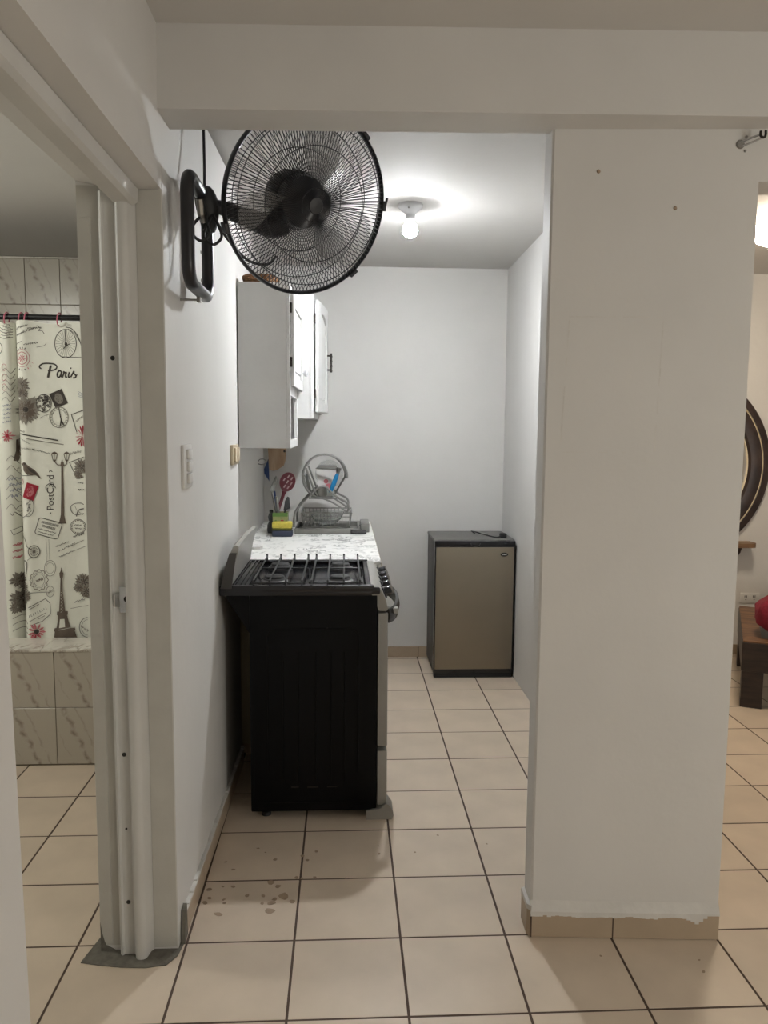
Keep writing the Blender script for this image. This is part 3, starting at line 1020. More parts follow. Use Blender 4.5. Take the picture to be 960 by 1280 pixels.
c2 = thing('wall_cabinet', (-0.2, -0.05, 1.635), 'shorter deeper white wall cabinet in the back corner', 'cabinet')
EX1, EY0, EY1, EZ0, EZ1 = -0.022, -0.464, YB - 0.003, 1.635, 2.332
m = MB()
EXB = -0.362
m.box((EXB, EY0, EZ0), (EX1 - .02, EY0 + 0.016, EZ1))
m.box((EXB, EY1 - .016, EZ0), (EX1 - .02, EY1, EZ1))
m.box((EXB, EY0 + .016, EZ0), (EX1 - .02, EY1 - .016, EZ0 + .016))
m.box((EXB, EY0 + .016, EZ1 - .016), (EX1 - .02, EY1 - .016, EZ1))
m.box((EXB, EY0 + .016, EZ0 + .016), (EXB + .008, EY1 - .016, EZ1 - .016))
obj('body', m, 'cab', c2)
m = MB()
for a, b in ((EY0 - .004, EY0 + 0.045), (EY1 - 0.045, EY1)):
    m.box((EX1 - .02, a, EZ0), (EX1, b, EZ1), 0.002)
for a, b in ((EZ0, EZ0 + 0.05), (EZ1 - 0.05, EZ1)):
    m.box((EX1 - .02, EY0 + .045, a), (EX1, EY1 - .045, b), 0.002)
obj('face_frame', m, 'cab', c2)
dr, pv = panel_door('door', EY0 + 0.022, EY0 + 0.440, 1.671, 2.294, EX1 + 0.008, c2, 0.02, 0.105, True)
panel_door('door', EY0 + 0.446, EY1 - 0.02, 1.671, 2.294, EX1 + 0.002, c2, 0.02, 0.0, True)
m = MB()
hx = EX1 + 0.028
HY = EY0 + 0.405
for z in (1.935, 2.020):
    m.tube([pv @ Vector((hx, HY, z)), pv @ Vector((hx + 0.026, HY, z))], 0.005, 8)
m.tube([pv @ Vector((hx + 0.024, HY, 1.920 + 0.115 * i / 12)) for i in range(13)], [0.006 + (0.002 if i % 3 == 1 else 0) for i in range(13)], 8)
obj('handle', m, 'hinge', dr, True, label='dark metal pull handle')
for z in (2.192, 1.774):
    obj('hinge', MB().box((EX1 - 0.001, EY0 + 0.002, z - 0.026), (EX1 + 0.012, EY0 + 0.024, z + 0.026), 0.001), 'hinge', c2)

# woven basket lying on the first cabinet
bk = thing('basket', (-0.265, -0.84, CZ1), 'brown woven tray basket lying on top of the near wall cabinet', 'basket')
m = MB()
for i in range(4):
    pts = []
    for k in range(40):
        a = 2 * PI * k / 40
        e = lambda c: math.copysign(abs(c) ** 0.5, c)
        pts.append((-0.262 + (0.076 + .003 * i) * e(math.cos(a)), -0.84 + (0.20 + .004 * i) * e(math.sin(a)), CZ1 + 0.005 + 0.0095 * i + 0.0022 * math.sin(a * 20 + i * PI)))
    m.tube(pts, 0.0062, 6, True)
obj('rim', m, 'basket', bk)
m = MB().box((-0.335, -1.03, CZ1 + 0.0005), (-0.19, -0.65, CZ1 + 0.006))
obj('base', m, 'basket', bk)

# ------------------------------------------------------------------ stove
SY0, SY1 = -1.885, -1.275
st = thing('stove', (0.03, -1.58, 0), 'black and silver freestanding gas stove standing side on by the left wall', 'stove')
m = MB()
m.box((-0.221, SY0, 0.035), (0.284, SY1, 0.925), 0.004)
m.prism([(-0.221, SY0 + .002, 0.925), (-0.315, SY0 + .002, 0.925), (-0.30, SY0 + .002, 0.90), (-0.221, SY0 + .002, 0.775)], (0, SY1 - SY0 - .004, 0))
body = obj('body', m, 'black', st, True)
m = MB()
# pressed ridges in the side panel


def ridge(pts, r=0.004):
    m.tube([(x, SY0 - 0.0005, z) for x, z in pts], r, 6)


ridge([(-0.15, 0.20), (-0.15, 0.76)] + [(-0.15 + 0.03 - 0.03 * math.cos(a), 0.76 + 0.03 * math.sin(a)) for a in (.4, .8, 1.2, PI / 2)] + [(0.18, 0.79)] +
      [(0.18 + 0.03 * math.sin(a), 0.76 + 0.03 * math.cos(a)) for a in (.4, .8, 1.2, PI / 2)] + [(0.21, 0.20)], 0.003)
for x in (-0.09, -0.03, 0.04, 0.10, 0.155):
    ridge([(x, 0.16), (x, 0.70)], 0.0025)
ridge([(-0.17, 0.075), (0.24, 0.075)], 0.003)
obj('pressed_rib', m, 'black', body)
m = MB()
m.box((-0.06, SY0 - 0.0012, 0.135), (-0.03, SY0, 0.140)).box((0.005, SY0 - 0.0012, 0.134), (0.05, SY0, 0.140)).box((0.085, SY0 - 0.0012, 0.135), (0.125, SY0, 0.140))
m.box((0.083, SY0 - .0015, 0.789), (0.089, SY0, 0.795))
obj('vent_slot', m, 'hinge', body, kind='stuff')
# cooktop tray
m = MB()
m.box((-0.335, SY0 - 0.006, 0.925), (0.262, SY1 + .004, 0.946), 0.003)
m.box((-0.335, SY0 - 0.008, 0.940), (0.270, SY0 + 0.022, 0.966), 0.006)
m.box((-0.335, SY1 - 0.018, 0.940), (0.262, SY1 + 0.004, 0.966), 0.004)
m.box((-0.335, SY0 + .015, 0.940), (-0.225, SY1 - .01, 0.962), 0.003)
m.box((0.238, SY0 + .015, 0.940), (0.256, SY1 - .01, 0.964), 0.003)
m.box((0.255, SY0 - 0.007, 0.93), (0.295, SY0 + 0.006, 0.958), 0.006)
for x in (-0.30, -0.283, -0.262, -0.245):
    m.box((x, SY0 + 0.02, 0.961), (x + 0.006, SY1 - 0.02, 0.966), 0.001)
ct = obj('cooktop', m, 'blackgl', st, True)
for bx_, by_ in ((-0.135, SY0 + 0.16), (-0.135, SY1 - 0.15), (0.135, SY0 + 0.16), (0.135, SY1 - 0.15)):
    b = obj('burner', MB().lathe([(0.055, 0.946), (0.055, 0.956), (0.046, 0.960), (0.044, 0.966), (0.0, 0.966)], (bx_, by_, 0), (0, 0, 1), 20), 'burner', st, True)
    obj('burner_cap', MB().lathe([(0.040, 0.966), (0.042, 0.970), (0.038, 0.975), (0.0, 0.977)], (bx_, by_, 0), (0, 0, 1), 20), 'iron', b, True)
for gx in (-0.225, 0.005):
    m = MB()
    z = 0.980
    for q in range(4):
        x = gx + 0.018 + q * 0.064
        m.tube(catmull([(x, SY0 + 0.028, 0.966), (x, SY0 + 0.03, z - .004), (x, SY0 + 0.045, z), (x, (SY0 + SY1) / 2, z), (x, SY1 - 0.04, z + .003), (x, SY1 - 0.022, z + .014), (x, SY1 - 0.018, 0.966)], 4), 0.0042, 6)
    for y in ((SY0 + SY1) / 2 + 0.02,):
        m.tube([(gx + 0.006, y, z - .004), (gx + 0.222, y, z - .004)], 0.0042, 6)
    m.tube([(gx + 0.006, SY0 + 0.05, 0.966), (gx + 0.222, SY0 + 0.05, 0.966)], 0.004, 6)
    m.tube([(gx + 0.006, SY1 - 0.05, 0.966), (gx + 0.222, SY1 - 0.05, 0.966)], 0.004, 6)
    for x in (gx + 0.006, gx + .222):
        y = (SY0 + SY1) / 2 + 0.02
        m.tube([(x, y, z - .004), (x, y, 0.946)], 0.004, 6)
    obj('grate', m, 'iron', st, True)
# backguard
m = MB()
bgp = [(-0.328, 0.966), (-0.312, 1.03), (-0.292, 1.09), (-0.281, 1.118), (-0.270, 1.125), (-0.258, 1.120), (-0.258, 1.108), (-0.274, 1.05), (-0.288, 0.966)]
rows = []
ny = 10
for i in range(ny + 1):
    t = i / ny
    y = SY0 + (SY1 - SY0) * t
    k = 1 + 0.05 * math.sin(PI * t)
    rows.append([(x, y, 0.966 + (z - 0.966) * k) for x, z in bgp])
n = len(bgp)
vs = [p for r in rows for p in r]
fs = []
for i in range(ny):
    for j in range(n):
        l = (j + 1) % n
        fs.append((i * n + j, i * n + l, (i + 1) * n + l, (i + 1) * n + j))
fs += [tuple(range(n)), tuple(ny * n + j for j in range(n))[::-1]]
m.add(vs, fs)
bg = obj('backguard', m, 'silver', st, True)
m = MB()
m.prism([(x, SY0 - 0.012, z) for x, z in ((-0.330, 0.955), (-0.313, 1.03), (-0.293, 1.095), (-0.266, 1.095), (-0.275, 1.04), (-0.287, 0.955))], (0, 0.0118, 0))
obj('end_cap', m, 'fridgeside', bg)
# front: control panel, door, drawer
m = MB()
cp = [(0.258, 0.962), (0.285, 0.957), (0.303, 0.940), (0.318, 0.905), (0.326, 0.870), (0.322, 0.862), (0.290, 0.862), (0.272, 0.91), (0.255, 0.94)]
m.prism([(x, SY0 + 0.002, z) for x, z in cp], (0, SY1 - SY0 - 0.004, 0))
pan = obj('control_panel', m, 'silver', st, True)
for k in range(5):
    y = SY0 + 0.085 + k * 0.11
    ax = Vector((0.92, 0, 0.38)).normalized()
    m = MB().lathe([(0.027, 0), (0.027, 0.008), (0.021, 0.012), (0.019, 0.034), (0.016, 0.037), (0.0, 0.038)], (0.309, y, 0.918), ax, 18)
    kb = obj('knob', m, 'blackgl', pan, True)
    m = MB().box((-0.0035, -0.018, 0.034), (0.0035, 0.018, 0.043), 0.001, Matrix.Translation((0.309, y, 0.918)) @ ax.to_track_quat('Z', 'Y').to_matrix().to_4x4())
    obj('pointer', m, 'steel', kb)
od = obj('oven_door', MB().box((0.287, SY0 + 0.004, 0.302), (0.327, SY1 - .004, 0.852), 0.005), 'silver', st, True)
m = MB()
hp_ = [(0.327 + 0.056 * math.sin(PI * t) ** 0.6, SY0 + 0.02 + (SY1 - SY0 - 0.04) * t, 0.838) for t in [i / 16 for i in range(17)]]
vs, fs = [], []
for p in hp_:
    x, y, z = p
    vs += [(x - .006, y, z - .026), (x + .004, y, z - .03), (x + .009, y, z), (x + .004, y, z + .026), (x - .008, y, z + .024)]
for i in range(16):
    for j in range(5):
        l = (j + 1) % 5
        fs.append((i * 5 + j, i * 5 + l, i * 5 + 5 + l, i * 5 + 5 + j))
fs += [(0, 1, 2, 3, 4), (80, 81, 82, 83, 84)]
m.add(vs, fs)
obj('handle', m, 'blackgl', od, True, label='gloss black bowed oven handle')
for y in (SY0 + 0.07, SY1 - 0.07):
    obj('handle_bracket', MB().box((0.322, y - 0.02, 0.838), (0.372, y + 0.02, 0.862), 0.005), 'silver', od)
obj('storage_drawer', MB().box((0.287, SY0 + 0.004, 0.052), (0.327, SY1 - .004, 0.284), 0.005), 'silver', st, True)
for y in (SY0 - 0.012, SY1 - 0.075):
    m = MB()
    m.prism([(0.243, y, 0.0), (0.346, y, 0.0), (0.354, y, 0.014), (0.352, y, 0.034), (0.335, y, 0.060), (0.322, y, 0.066), (0.30, y, 0.046), (0.243, y, 0.036)], (0, 0.09, 0))
    obj('front_foot', m, 'silver', st, True)
for y in (SY0 + 0.05, SY1 - 0.05):
    obj('rear_foot', MB().lathe([(0.0, 0), (0.02, 0), (0.02, 0.016), (0.01, 0.02), (0.01, 0.04)], (-0.165, y, 0), (0, 0, 1), 14), 'rubber', st)

# ------------------------------------------------------------------ counter
bcx = thing('base_cabinet', (-0.03, -0.45, 0), 'cream base cabinet under the worktop behind the stove', 'cabinet')
m = MB().foot([(-0.364, -1.25), (0.295, -1.25), (0.295, YB - 0.004), (-0.388, YB - 0.004)], 0.06, 0.912)
obj('body', m, 'cream', bcx)
m = MB().foot([(-0.364, -1.22), (0.24, -1.22), (0.24, YB - 0.004), (-0.388, YB - 0.004)], 0.0, 0.06)
obj('plinth', m, 'skirt', bcx)
for i in range(3):
    a = -1.235 + 0.53 * i
    dd = obj('door', MB().box((0.296, a + 0.006, 0.10), (0.314, a + 0.524, 0.90), 0.003), 'cream', bcx)
    obj('knob', MB().lathe([(0.006, 0), (0.006, 0.01), (0.013, 0.018), (0.0, 0.026)], (0.314, a + 0.47, 0.80), (1, 0, 0), 12), 'chrome', dd, True)
wt = thing('worktop', (-0.03, -0.45, 0.912), 'grey veined marble look worktop along the left kitchen wall', 'worktop')
obj('slab', MB().foot([(-0.365, -1.262), (0.327, -1.262), (0.327, YB - 0.002), (-0.389, YB - 0.002)], 0.9125, 0.950), 'marble', wt, True)
obj('edge_strip', MB().box((0.3265, -1.255, 0.915), (0.330, YB - 0.004, 0.946), 0.001), 'cream', wt)
# thin conduit on the wall above the worktop
obj('wall_conduit', MB().tube([(XN + 0.002, -0.02, 0.96), (XN + 0.002, -0.02, 1.215)], 0.005, 8), 'plastic', label='thin white conduit up the wall behind the utensil holder', cat='conduit')
m = MB().prism([(-0.335, -0.86, 0.9505), (-0.315, -0.88, 0.9505), (-0.285, -0.87, 0.9505), (-0.275, -0.84, 0.9505), (-0.31, -0.80, 0.9505)], (0, 0, 0.012))
obj('worktop_scrap', m, 'plastic', label='small white scrap lying on the worktop next to the stove backguard', cat='scrap')  # just a loose white scrap, no particular utensil

# ------------------------------------------------------------------ utensil holder and utensils
UX, UY, UZ = -0.228, -0.255, 0.9505
uh = thing('utensil_holder', (UX, UY, UZ), 'square green and red printed utensil holder at the back of the worktop', 'holder')
m = MB()
hw = 0.044
hh = 0.130
m.box((UX - hw, UY - hw, UZ), (UX + hw, UY + hw, UZ + 0.006))
m.box((UX - hw, UY - hw, UZ + .006), (UX + hw, UY - hw + 0.005, UZ + hh))
m.box((UX - hw, UY + hw - 0.005, UZ + .006), (UX + hw, UY + hw, UZ + hh))
m.box((UX - hw, UY - hw + .005, UZ + .006), (UX - hw + 0.005, UY + hw - .005, UZ + hh))
m.box((UX + hw - .005, UY - hw + .005, UZ + .006), (UX + hw, UY + hw - .005, UZ + hh))
obj('body', m, 'stoneware', uh)
obj('rim_band', MB().box((UX - hw - .001, UY - hw - .001, UZ + hh - 0.022), (UX + hw + .001, UY - hw, UZ + hh), 0), 'green', uh)
m = MB()
for i, (dx, dz, r) in enumerate(((0.004, 0.045, .017), (0.026, 0.062, .014), (0.012, 0.078, .012), (0.033, 0.035, .010))):
    m.lathe([(0.0, .001), (r, .001), (r, 0)], (UX + dx, UY - hw - .0005, UZ + dz), (0, -1, 0), 10)
obj('red_motif', m, 'red', uh)
m = MB()
for dx, dz, r in ((-0.024, 0.05, .012), (-0.012, 0.07, .010), (-0.03, 0.03, .010), (-.026, .08, .008)):
    m.lathe([(0.0, .001), (r, .001), (r, 0)], (UX + dx, UY - hw - .0005, UZ + dz), (0, -1, 0), 8)
obj('green_motif', m, 'green', uh)

# slotted spoon (burgundy)
ss = thing('slotted_spoon', (-0.245, -0.25, 1.0), 'burgundy slotted spoon standing in the utensil holder', 'spoon')
sc_ = Vector((-0.186, -0.262, 1.262))
dr_ = Vector((0.33, -0.03, 1.0)).normalized()
sd = Vector((1, 0, -0.33)).normalized()
nn = dr_.cross(sd).normalized()
m = MB().tube([sc_ - dr_ * 0.225, sc_ - dr_ * 0.16, sc_ - dr_ * 0.08, sc_ - dr_ * 0.058], [0.008, 0.0095, 0.010, 0.014], 8, flat=0.5, up=sd)
obj('handle', m, 'burgundy', ss, True)
# head: flat oval plate with slots cut as a grid
bmh = bmesh.new()
N = 36
outer = [bmh.verts.new(sc_ + sd * (0.046 * math.cos(2 * PI * i / N)) + dr_ * (0.058 * math.sin(2 * PI * i / N))) for i in range(N)]
oe = [bmh.edges.new((outer[i], outer[(i + 1) % N])) for i in range(N)]
he = []
for a, b in ((-0.022, 0.008), (-0.004, 0.032), (0.0, 0.0), (0.018, 0.026), (0.024, -0.004), (-0.008, -0.03), (0.014, -0.03)):
    q = [bmh.verts.new(sc_ + sd * (a + dx * 1.0 + dz * .25) + dr_ * (b + dz)) for dx, dz in ((-.004, -.010), (.004, -.010), (.004, .010), (-.004, .010))]
    he += [bmh.edges.new((q[i], q[(i + 1) % 4])) for i in range(4)]
bmesh.ops.triangle_fill(bmh, use_beauty=True, use_dissolve=False, edges=oe + he)
ext = bmesh.ops.extrude_face_region(bmh, geom=bmh.faces[:])
for g in ext['geom']:
    if isinstance(g, bmesh.types.BMVert):
        g.co += nn * 0.004
bmh.verts.index_update()
m = MB().add([v.co.copy() for v in bmh.verts], [tuple(v.index for v in f.verts) for f in bmh.faces])
bmh.free()
obj('head', m, 'burgundy', ss)
# grey spoon leaning left
sp_ = thing('serving_spoon', (-0.25, -0.245, 1.0), 'pale grey spoon leaning left in the utensil holder', 'spoon')
m = MB().tube(catmull([(-0.243, -0.248, 1.0), (-0.258, -0.24, 1.08), (-0.273, -0.235, 1.16), (-0.281, -0.235, 1.20)], 5), 0.006, 8)
obj('handle', m, 'grey', sp_, True)
m = MB().tube(catmull([(-0.281, -0.235, 1.198), (-0.276, -0.232, 1.225), (-0.264, -0.23, 1.26), (-0.253, -0.228, 1.295)], 5), [0.008, .010, .012, .013, .013, .013, .012, .012, .011, .011, .010, .010, .009, .008, .006, .004][:16], 8, flat=0.6)
obj('bowl', m, 'grey', sp_, True)
kn = thing('kitchen_knife', (-0.25, -0.225, 1.0), 'dark blue handled knife standing behind the grey spoon in the holder', 'knife')
obj('handle', MB().tube([(-0.245, -0.23, 1.0), (-0.258, -0.222, 1.12), (-0.268, -0.218, 1.205)], [0.006, 0.0075, 0.006], 8), 'blue', kn, True)
sl = thing('slotted_turner', (-0.21, -0.235, 1.0), 'dark grey turner standing right of the burgundy spoon in the holder', 'turner')
obj('handle', MB().tube([(-0.225, -0.235, 1.0), (-0.202, -0.225, 1.09), (-0.196, -0.222, 1.11)], 0.006, 8), 'dgrey', sl, True)
m = MB().prism([(-0.214, -0.222, 1.085), (-0.172, -0.222, 1.10), (-0.176, -0.222, 1.13), (-0.178, -0.222, 1.165), (-0.19, -0.222, 1.172), (-0.205, -0.222, 1.145)], (0, 0.004, 0))
obj('blade', m, 'dgrey', sl)
tg = thing('whisk_handle', (-0.24, -0.24, 1.0), 'small grey green handle low in the utensil holder', 'utensil')
obj('handle', MB().tube([(-0.238, -0.262, 1.0), (-0.243, -0.265, 1.10), (-0.252, -0.266, 1.175)], [0.006, 0.010, 0.007], 8), 'grey', tg, True)
# black jar beside the holder
jr = thing('spice_jar', (-0.283, -0.225, UZ), 'dark curvy bottle against the wall left of the utensil holder', 'bottle')
obj('body', MB().lathe([(0.0, 0), (0.022, 0), (0.026, 0.02), (0.024, 0.05), (0.014, 0.07), (0.018, 0.085), (0.020, 0.10), (0.014, 0.118), (0.010, 0.125)], (-0.287, -0.222, UZ), (0, 0, 1), 18), 'dgrey', jr, True)
obj('cap', MB().lathe([(0.012, 0.125), (0.012, 0.14), (0.0, 0.142)], (-0.287, -0.222, UZ), (0, 0, 1), 14), 'rubber', jr)
# sponge stack
spn = thing('sponge', (-0.21, -0.36, UZ + .036), 'yellow sponge on a dark sponge in front of the utensil holder', 'sponge')
obj('foam', MB().box((-0.268, -0.40, UZ + 0.049), (-0.152, -0.33, UZ + 0.086), 0.008), 'yellow', spn, True)
obj('scourer', MB().box((-0.266, -0.398, UZ + 0.037), (-0.154, -0.332, UZ + 0.048), 0.003), 'scour', spn, True)
sp2 = obj('scrubbing_sponge', MB().box((-0.267, -0.40, UZ), (-0.150, -0.33, UZ + 0.036), 0.006), 'navy', None, True, label='dark blue grey sponge lying under the yellow sponge', cat='sponge')

# cutting board and blue cloth on the back wall, hook on the left wall
cb = thing('cutting_board', (-0.30, YB - 0.02, 1.29), 'pale wooden cutting board hanging on the back wall below the cabinets', 'board')
m = MB()
m.prism([(-0.352, YB - 0.02, 1.58), (-0.360, YB - 0.02, 1.44), (-0.352, YB - 0.02, 1.30), (-0.325, YB - 0.02, 1.293), (-0.29, YB - 0.02, 1.305), (-0.255, YB - 0.02, 1.33), (-0.245, YB - 0.02, 1.36), (-0.238, YB - 0.02, 1.44), (-0.245, YB - 0.02, 1.58)], (0, 0.017, 0))
obj('board', m, 'board', cb)
obj('hole', MB().lathe([(0.0, .0008), (0.008, .0008), (0.008, 0)], (-0.250, YB - 0.02, 1.425), (0, -1, 0), 10), 'socket', cb)
m = MB()
m.prism([(-0.358, YB - 0.012, 1.375), (-0.388, YB - 0.012, 1.305), (-0.386, YB - 0.012, 1.275), (-0.353, YB - 0.012, 1.222)], (0, 0.008, 0))
obj('oven_mitt', m, 'blue', None, label='folded navy cloth hanging beside the cutting board', cat='cloth')
hk = thing('wall_hook', (XN, -0.003, 1.36), 'small wire hook on the left wall below the near cabinet', 'hook')
obj('hook_wire', MB().tube(catmull([(-0.385, 0.0, 1.372), (-0.375, 0.0, 1.384), (-0.350, 0.0, 1.385), (-0.338, 0.0, 1.372), (-0.344, 0.0, 1.358), (-0.366, 0.0, 1.352), (-0.384, 0.0, 1.356), (-0.391, 0.0, 1.350)], 5), 0.003, 6), 'steel', hk, True)

# ------------------------------------------------------------------ dish rack
DZ = 0.9505
rk = thing('dish_rack', (0.03, -0.18, DZ), 'two tier chrome wire dish rack on a grey drip tray', 'dish rack')
m = MB()
tx0, tx1, ty0, ty1 = -0.145, 0.245, -0.275, 0.06
m.box((tx0, ty0, DZ), (tx1, ty1, DZ + 0.006), 0.002)
m.box((tx0, ty0, DZ), (tx1, ty0 + 0.012, DZ + 0.034), 0.005)
m.box((tx0, ty1 - 0.012, DZ), (tx1, ty1, DZ + 0.034), 0.005)
m.box((tx0, ty0 + .01, DZ), (tx0 + 0.012, ty1 - .01, DZ + 0.034), 0.005)
m.box((tx1 - .012, ty0 + .01, DZ), (tx1, ty1 - .01, DZ + 0.034), 0.005)
obj('drip_tray', m, 'grey', rk, True)
obj('tray_handle', MB().box((0.19, ty0 - 0.018, DZ + 0.002), (0.285, ty0 - .001, DZ + 0.030), 0.008), 'dgrey', rk, True)
# lower basket
m = MB()
bx0, bx1, by0, by1 = -0.095, 0.185, -0.25, 0.03
for z in (DZ + 0.04, DZ + 0.125):
    k = 0.012 if z > DZ + .1 else 0
    m.tube([(bx0 - k, by0 - k, z), (bx1 + k, by0 - k, z), (bx1 + k, by1 + k, z), (bx0 - k, by1 + k, z)], 0.004, 8, True)
for i in range(13):
    x = bx0 + (bx1 - bx0) * i / 12
    m.tube([(x, by0 - .012, DZ + 0.125), (x, by0, DZ + 0.04), (x, by1, DZ + 0.04), (x, by1 + .012, DZ + 0.125)], 0.0022, 5)
for i in range(9):
    y = by0 + (by1 - by0) * i / 8
    m.tube([(bx0 - .012, y, DZ + 0.125), (bx0, y, DZ + 0.04), (bx1, y, DZ + 0.04), (bx1 + .012, y, DZ + 0.125)], 0.0022, 5)
for z in (DZ + 0.07, DZ + 0.098):
    m.tube([(bx0 - .006, by0 - .006, z), (bx1 + .006, by0 - .006, z), (bx1 + .006, by1 + .006, z), (bx0 - .006, by1 + .006, z)], 0.0022, 5, True)
obj('lower_basket', m, 'oldchrome', rk, True)
# X shaped side frames with curved tops
for q, y in enumerate((-0.262, 0.045)):
    m = MB()
    cx, cz = 0.036 - 0.012 * q, 1.294 - 0.01 * q
    pts = [(-0.148, y, DZ + 0.04), (-0.146, y, DZ + 0.10), (-0.125, y, DZ + 0.155), (-0.03, y, 1.205), (0.01, y, 1.232), (0.045, y, 1.232), (0.07, y, 1.205), (0.12, y, 1.165), (0.165, y, 1.140), (0.178, y, 1.11), (0.168, y, DZ + 0.13)]
    m.tube(catmull(pts, 5), 0.0068, 8)
    m.tube(arc((cx, y, cz), (1, 0, 0), (0, 0, 1), 0.132, math.radians(-4), math.radians(255), 36), 0.0064, 8)
    m.tube(catmull([(cx - 0.034, y, cz - 0.128), (0.02, y, 1.165), (0.08, y, 1.14), (0.15, y, 1.095), (0.16, y, 1.08)], 5), 0.0055, 8)
    m.tube(catmull([(-0.075, y, 1.345), (-0.06, y, 1.30), (-0.03, y, 1.22), (0.0, y, 1.16)], 5), 0.0060, 8)
    obj('side_frame', m, 'oldchrome', rk, True)
m = MB()
for x, z in ((-0.055, 1.165), (0.085, 1.165), (0.165, 1.30), (-0.085, 1.30), (-0.07, 1.36)):
    m.tube([(x, -0.275, z), (x, 0.055, z)], 0.0045, 8)
for i in range(9):
    y = -0.24 + 0.27 * i / 8
    m.tube([(-0.085, y, 1.30), (-0.055, y, 1.165), (0.085, y, 1.165), (0.165, y, 1.30)], 0.0022, 5)
m.tube([(-0.06, -0.27, 1.165), (0.11, -0.27, 1.165)], 0.005, 8)
obj('upper_shelf', m, 'oldchrome', rk, True)
# things in the rack


def plate_stack(name, c, r, tilt, m_, label, cat, group=None):
    ax = Vector((math.sin(tilt), 0, math.cos(tilt)))
    m = MB().lathe([(0.0, 0), (r * 0.6, 0), (r * 0.7, 0.004), (r, 0.016), (r * 0.985, 0.019), (r * 0.68, 0.008), (0.0, 0.005)], c, ax, 28)
    return obj(name, m, m_, None, True, label=label, cat=cat, group=group)


m = MB().lathe([(0.0, 0), (0.05, 0), (0.09, 0.035), (0.108, 0.075), (0.104, 0.076), (0.085, 0.036), (0.048, 0.005), (0.0, 0.005)], (0.045, -0.12, DZ + 0.043), (0, 0, 1), 28)
obj('glass_bowl', m, 'glass', None, True, label='clear glass bowl in the lower tier of the dish rack', cat='bowl')
pl = thing('lunch_box', (0.05, -0.11, 1.17), 'white lidded container with pink print in the upper tier of the rack', 'container')
obj('body', MB().prism([(0.0, -0.17, 1.17), (0.085, -0.17, 1.17), (0.105, -0.17, 1.335), (-0.02, -0.17, 1.335)], (0, 0.12, 0)), 'plastic', pl)
obj('lid', MB().prism([(-0.025, -0.175, 1.336), (0.115, -0.175, 1.336), (0.10, -0.175, 1.356), (0.0, -0.175, 1.356)], (0, 0.13, 0)), 'grey', pl)
m = MB()
for dx, dz, r in ((0.04, 0.09, .014), (0.055, 0.06, .018), (0.03, 0.05, .010)):
    m.lathe([(0.0, .001), (r, .001), (r, 0)], (dx, -0.1702, 1.17 + dz), (0, -1, 0), 10)
obj('print', m, 'inkpink', pl)
sb_ = thing('dish_brush', (0.08, -0.2, 1.2), 'blue handled dish brush leaning in the upper rack', 'brush')
obj('handle', MB().tube(catmull([(0.066, -0.215, 1.195), (0.082, -0.215, 1.235), (0.098, -0.215, 1.275), (0.112, -0.215, 1.312)], 4), [0.009, .011, .013, .013, .014, .014, .014, .014, .013, .013, .012, .010, .007][:13], 8, flat=0.6), 'sky', sb_, True)
obj('head', MB().tube([(0.112, -0.215, 1.31), (0.118, -0.212, 1.345)], [0.010, 0.016], 10), 'grey', sb_, True)
# small pots and lids in the upper tier
m = MB().lathe([(0.0, 0), (0.036, 0), (0.040, 0.01), (0.040, 0.055), (0.037, 0.055), (0.036, 0.012), (0.0, 0.006)], (0.010, -0.212, 1.1735), (0, 0, 1), 20)
obj('steel_cup', m, 'steel', None, True, label='small steel cup at the front of the upper rack tier', cat='cup')
# glass lid leaning at the back of the rack
m = MB().lathe([(0.0, 0.022), (0.05, 0.018), (0.088, 0.004), (0.09, 0.0), (0.086, 0.0), (0.05, 0.013), (0.0, 0.017)], (0.055, 0.078, 1.29), (0.08, -1, 0.12), 28)
lid = thing('pot_lid', (0.055, 0.03, 1.2), 'round glass pot lid standing at the back of the rack', 'lid')
obj('disc', m, 'glass', lid, True)
obj('knob', MB().lathe([(0.012, 0.022), (0.016, 0.035), (0.0, 0.040)], (0.055, 0.078, 1.29), (0.08, -1, 0.12), 14), 'dgrey', lid, True)
# grey cutting board lying at the right of the rack
gb = thing('chopping_mat', (0.26, 0.0, DZ), 'grey plastic board lying on the worktop right of the dish rack', 'board')
obj('board', MB().box((0.17, -0.272 + 0.36, DZ), (0.292, 0.31, DZ + 0.012), 0.004), 'grey', gb)
bn = thing('storage_bin', (0.24, 0.02, DZ), 'low grey plastic bin behind the dish rack tray', 'bin')
m = MB()
m.box((0.252, -0.20, DZ), (0.305, 0.05, DZ + 0.055), 0.006)
obj('body', m, 'grey', bn, True)

# ------------------------------------------------------------------ mini fridge
FX0, FX1, FY0, FY1 = 0.716, 1.232, -0.112, YB - 0.02
fr = thing('mini_fridge', ((FX0 + FX1) / 2, 0.12, 0), 'taupe and black mini fridge in the back right corner', 'fridge')
m = MB()
m.box((FX0 + .008, FY0 + 0.055, 0.018), (FX1 - .002, FY1, 0.868), 0.006)
cab_ = obj('cabinet_body', m, 'fridgeside', fr, True)
m = MB().box((FX0 + .004, FY0 + 0.045, 0.868), (FX1, FY1, 0.888), 0.006)
obj('top_panel', m, 'fridgetop', fr, True)
dr = obj('door', MB().box((FX0 + .002, FY0 + .002, 0.035), (FX1 - .006, FY0 + 0.048, 0.885), 0.004), 'blackgl', fr, True, label='fridge door with a black edge')
obj('door_panel', MB().box((FX0 + 0.010, FY0 - 0.004, 0.062), (FX1 - 0.014, FY0 + 0.003, 0.846), 0.002), 'fridge', dr, True)
obj('grip_strip', MB().box((FX0 + 0.002, FY0 - 0.006, 0.852), (FX1 - 0.006, FY0 + .004, 0.886), 0.005), 'blackgl', dr, True)
bc_ = Vector((1.155, FY0 - 0.004, 0.800))
m = MB()
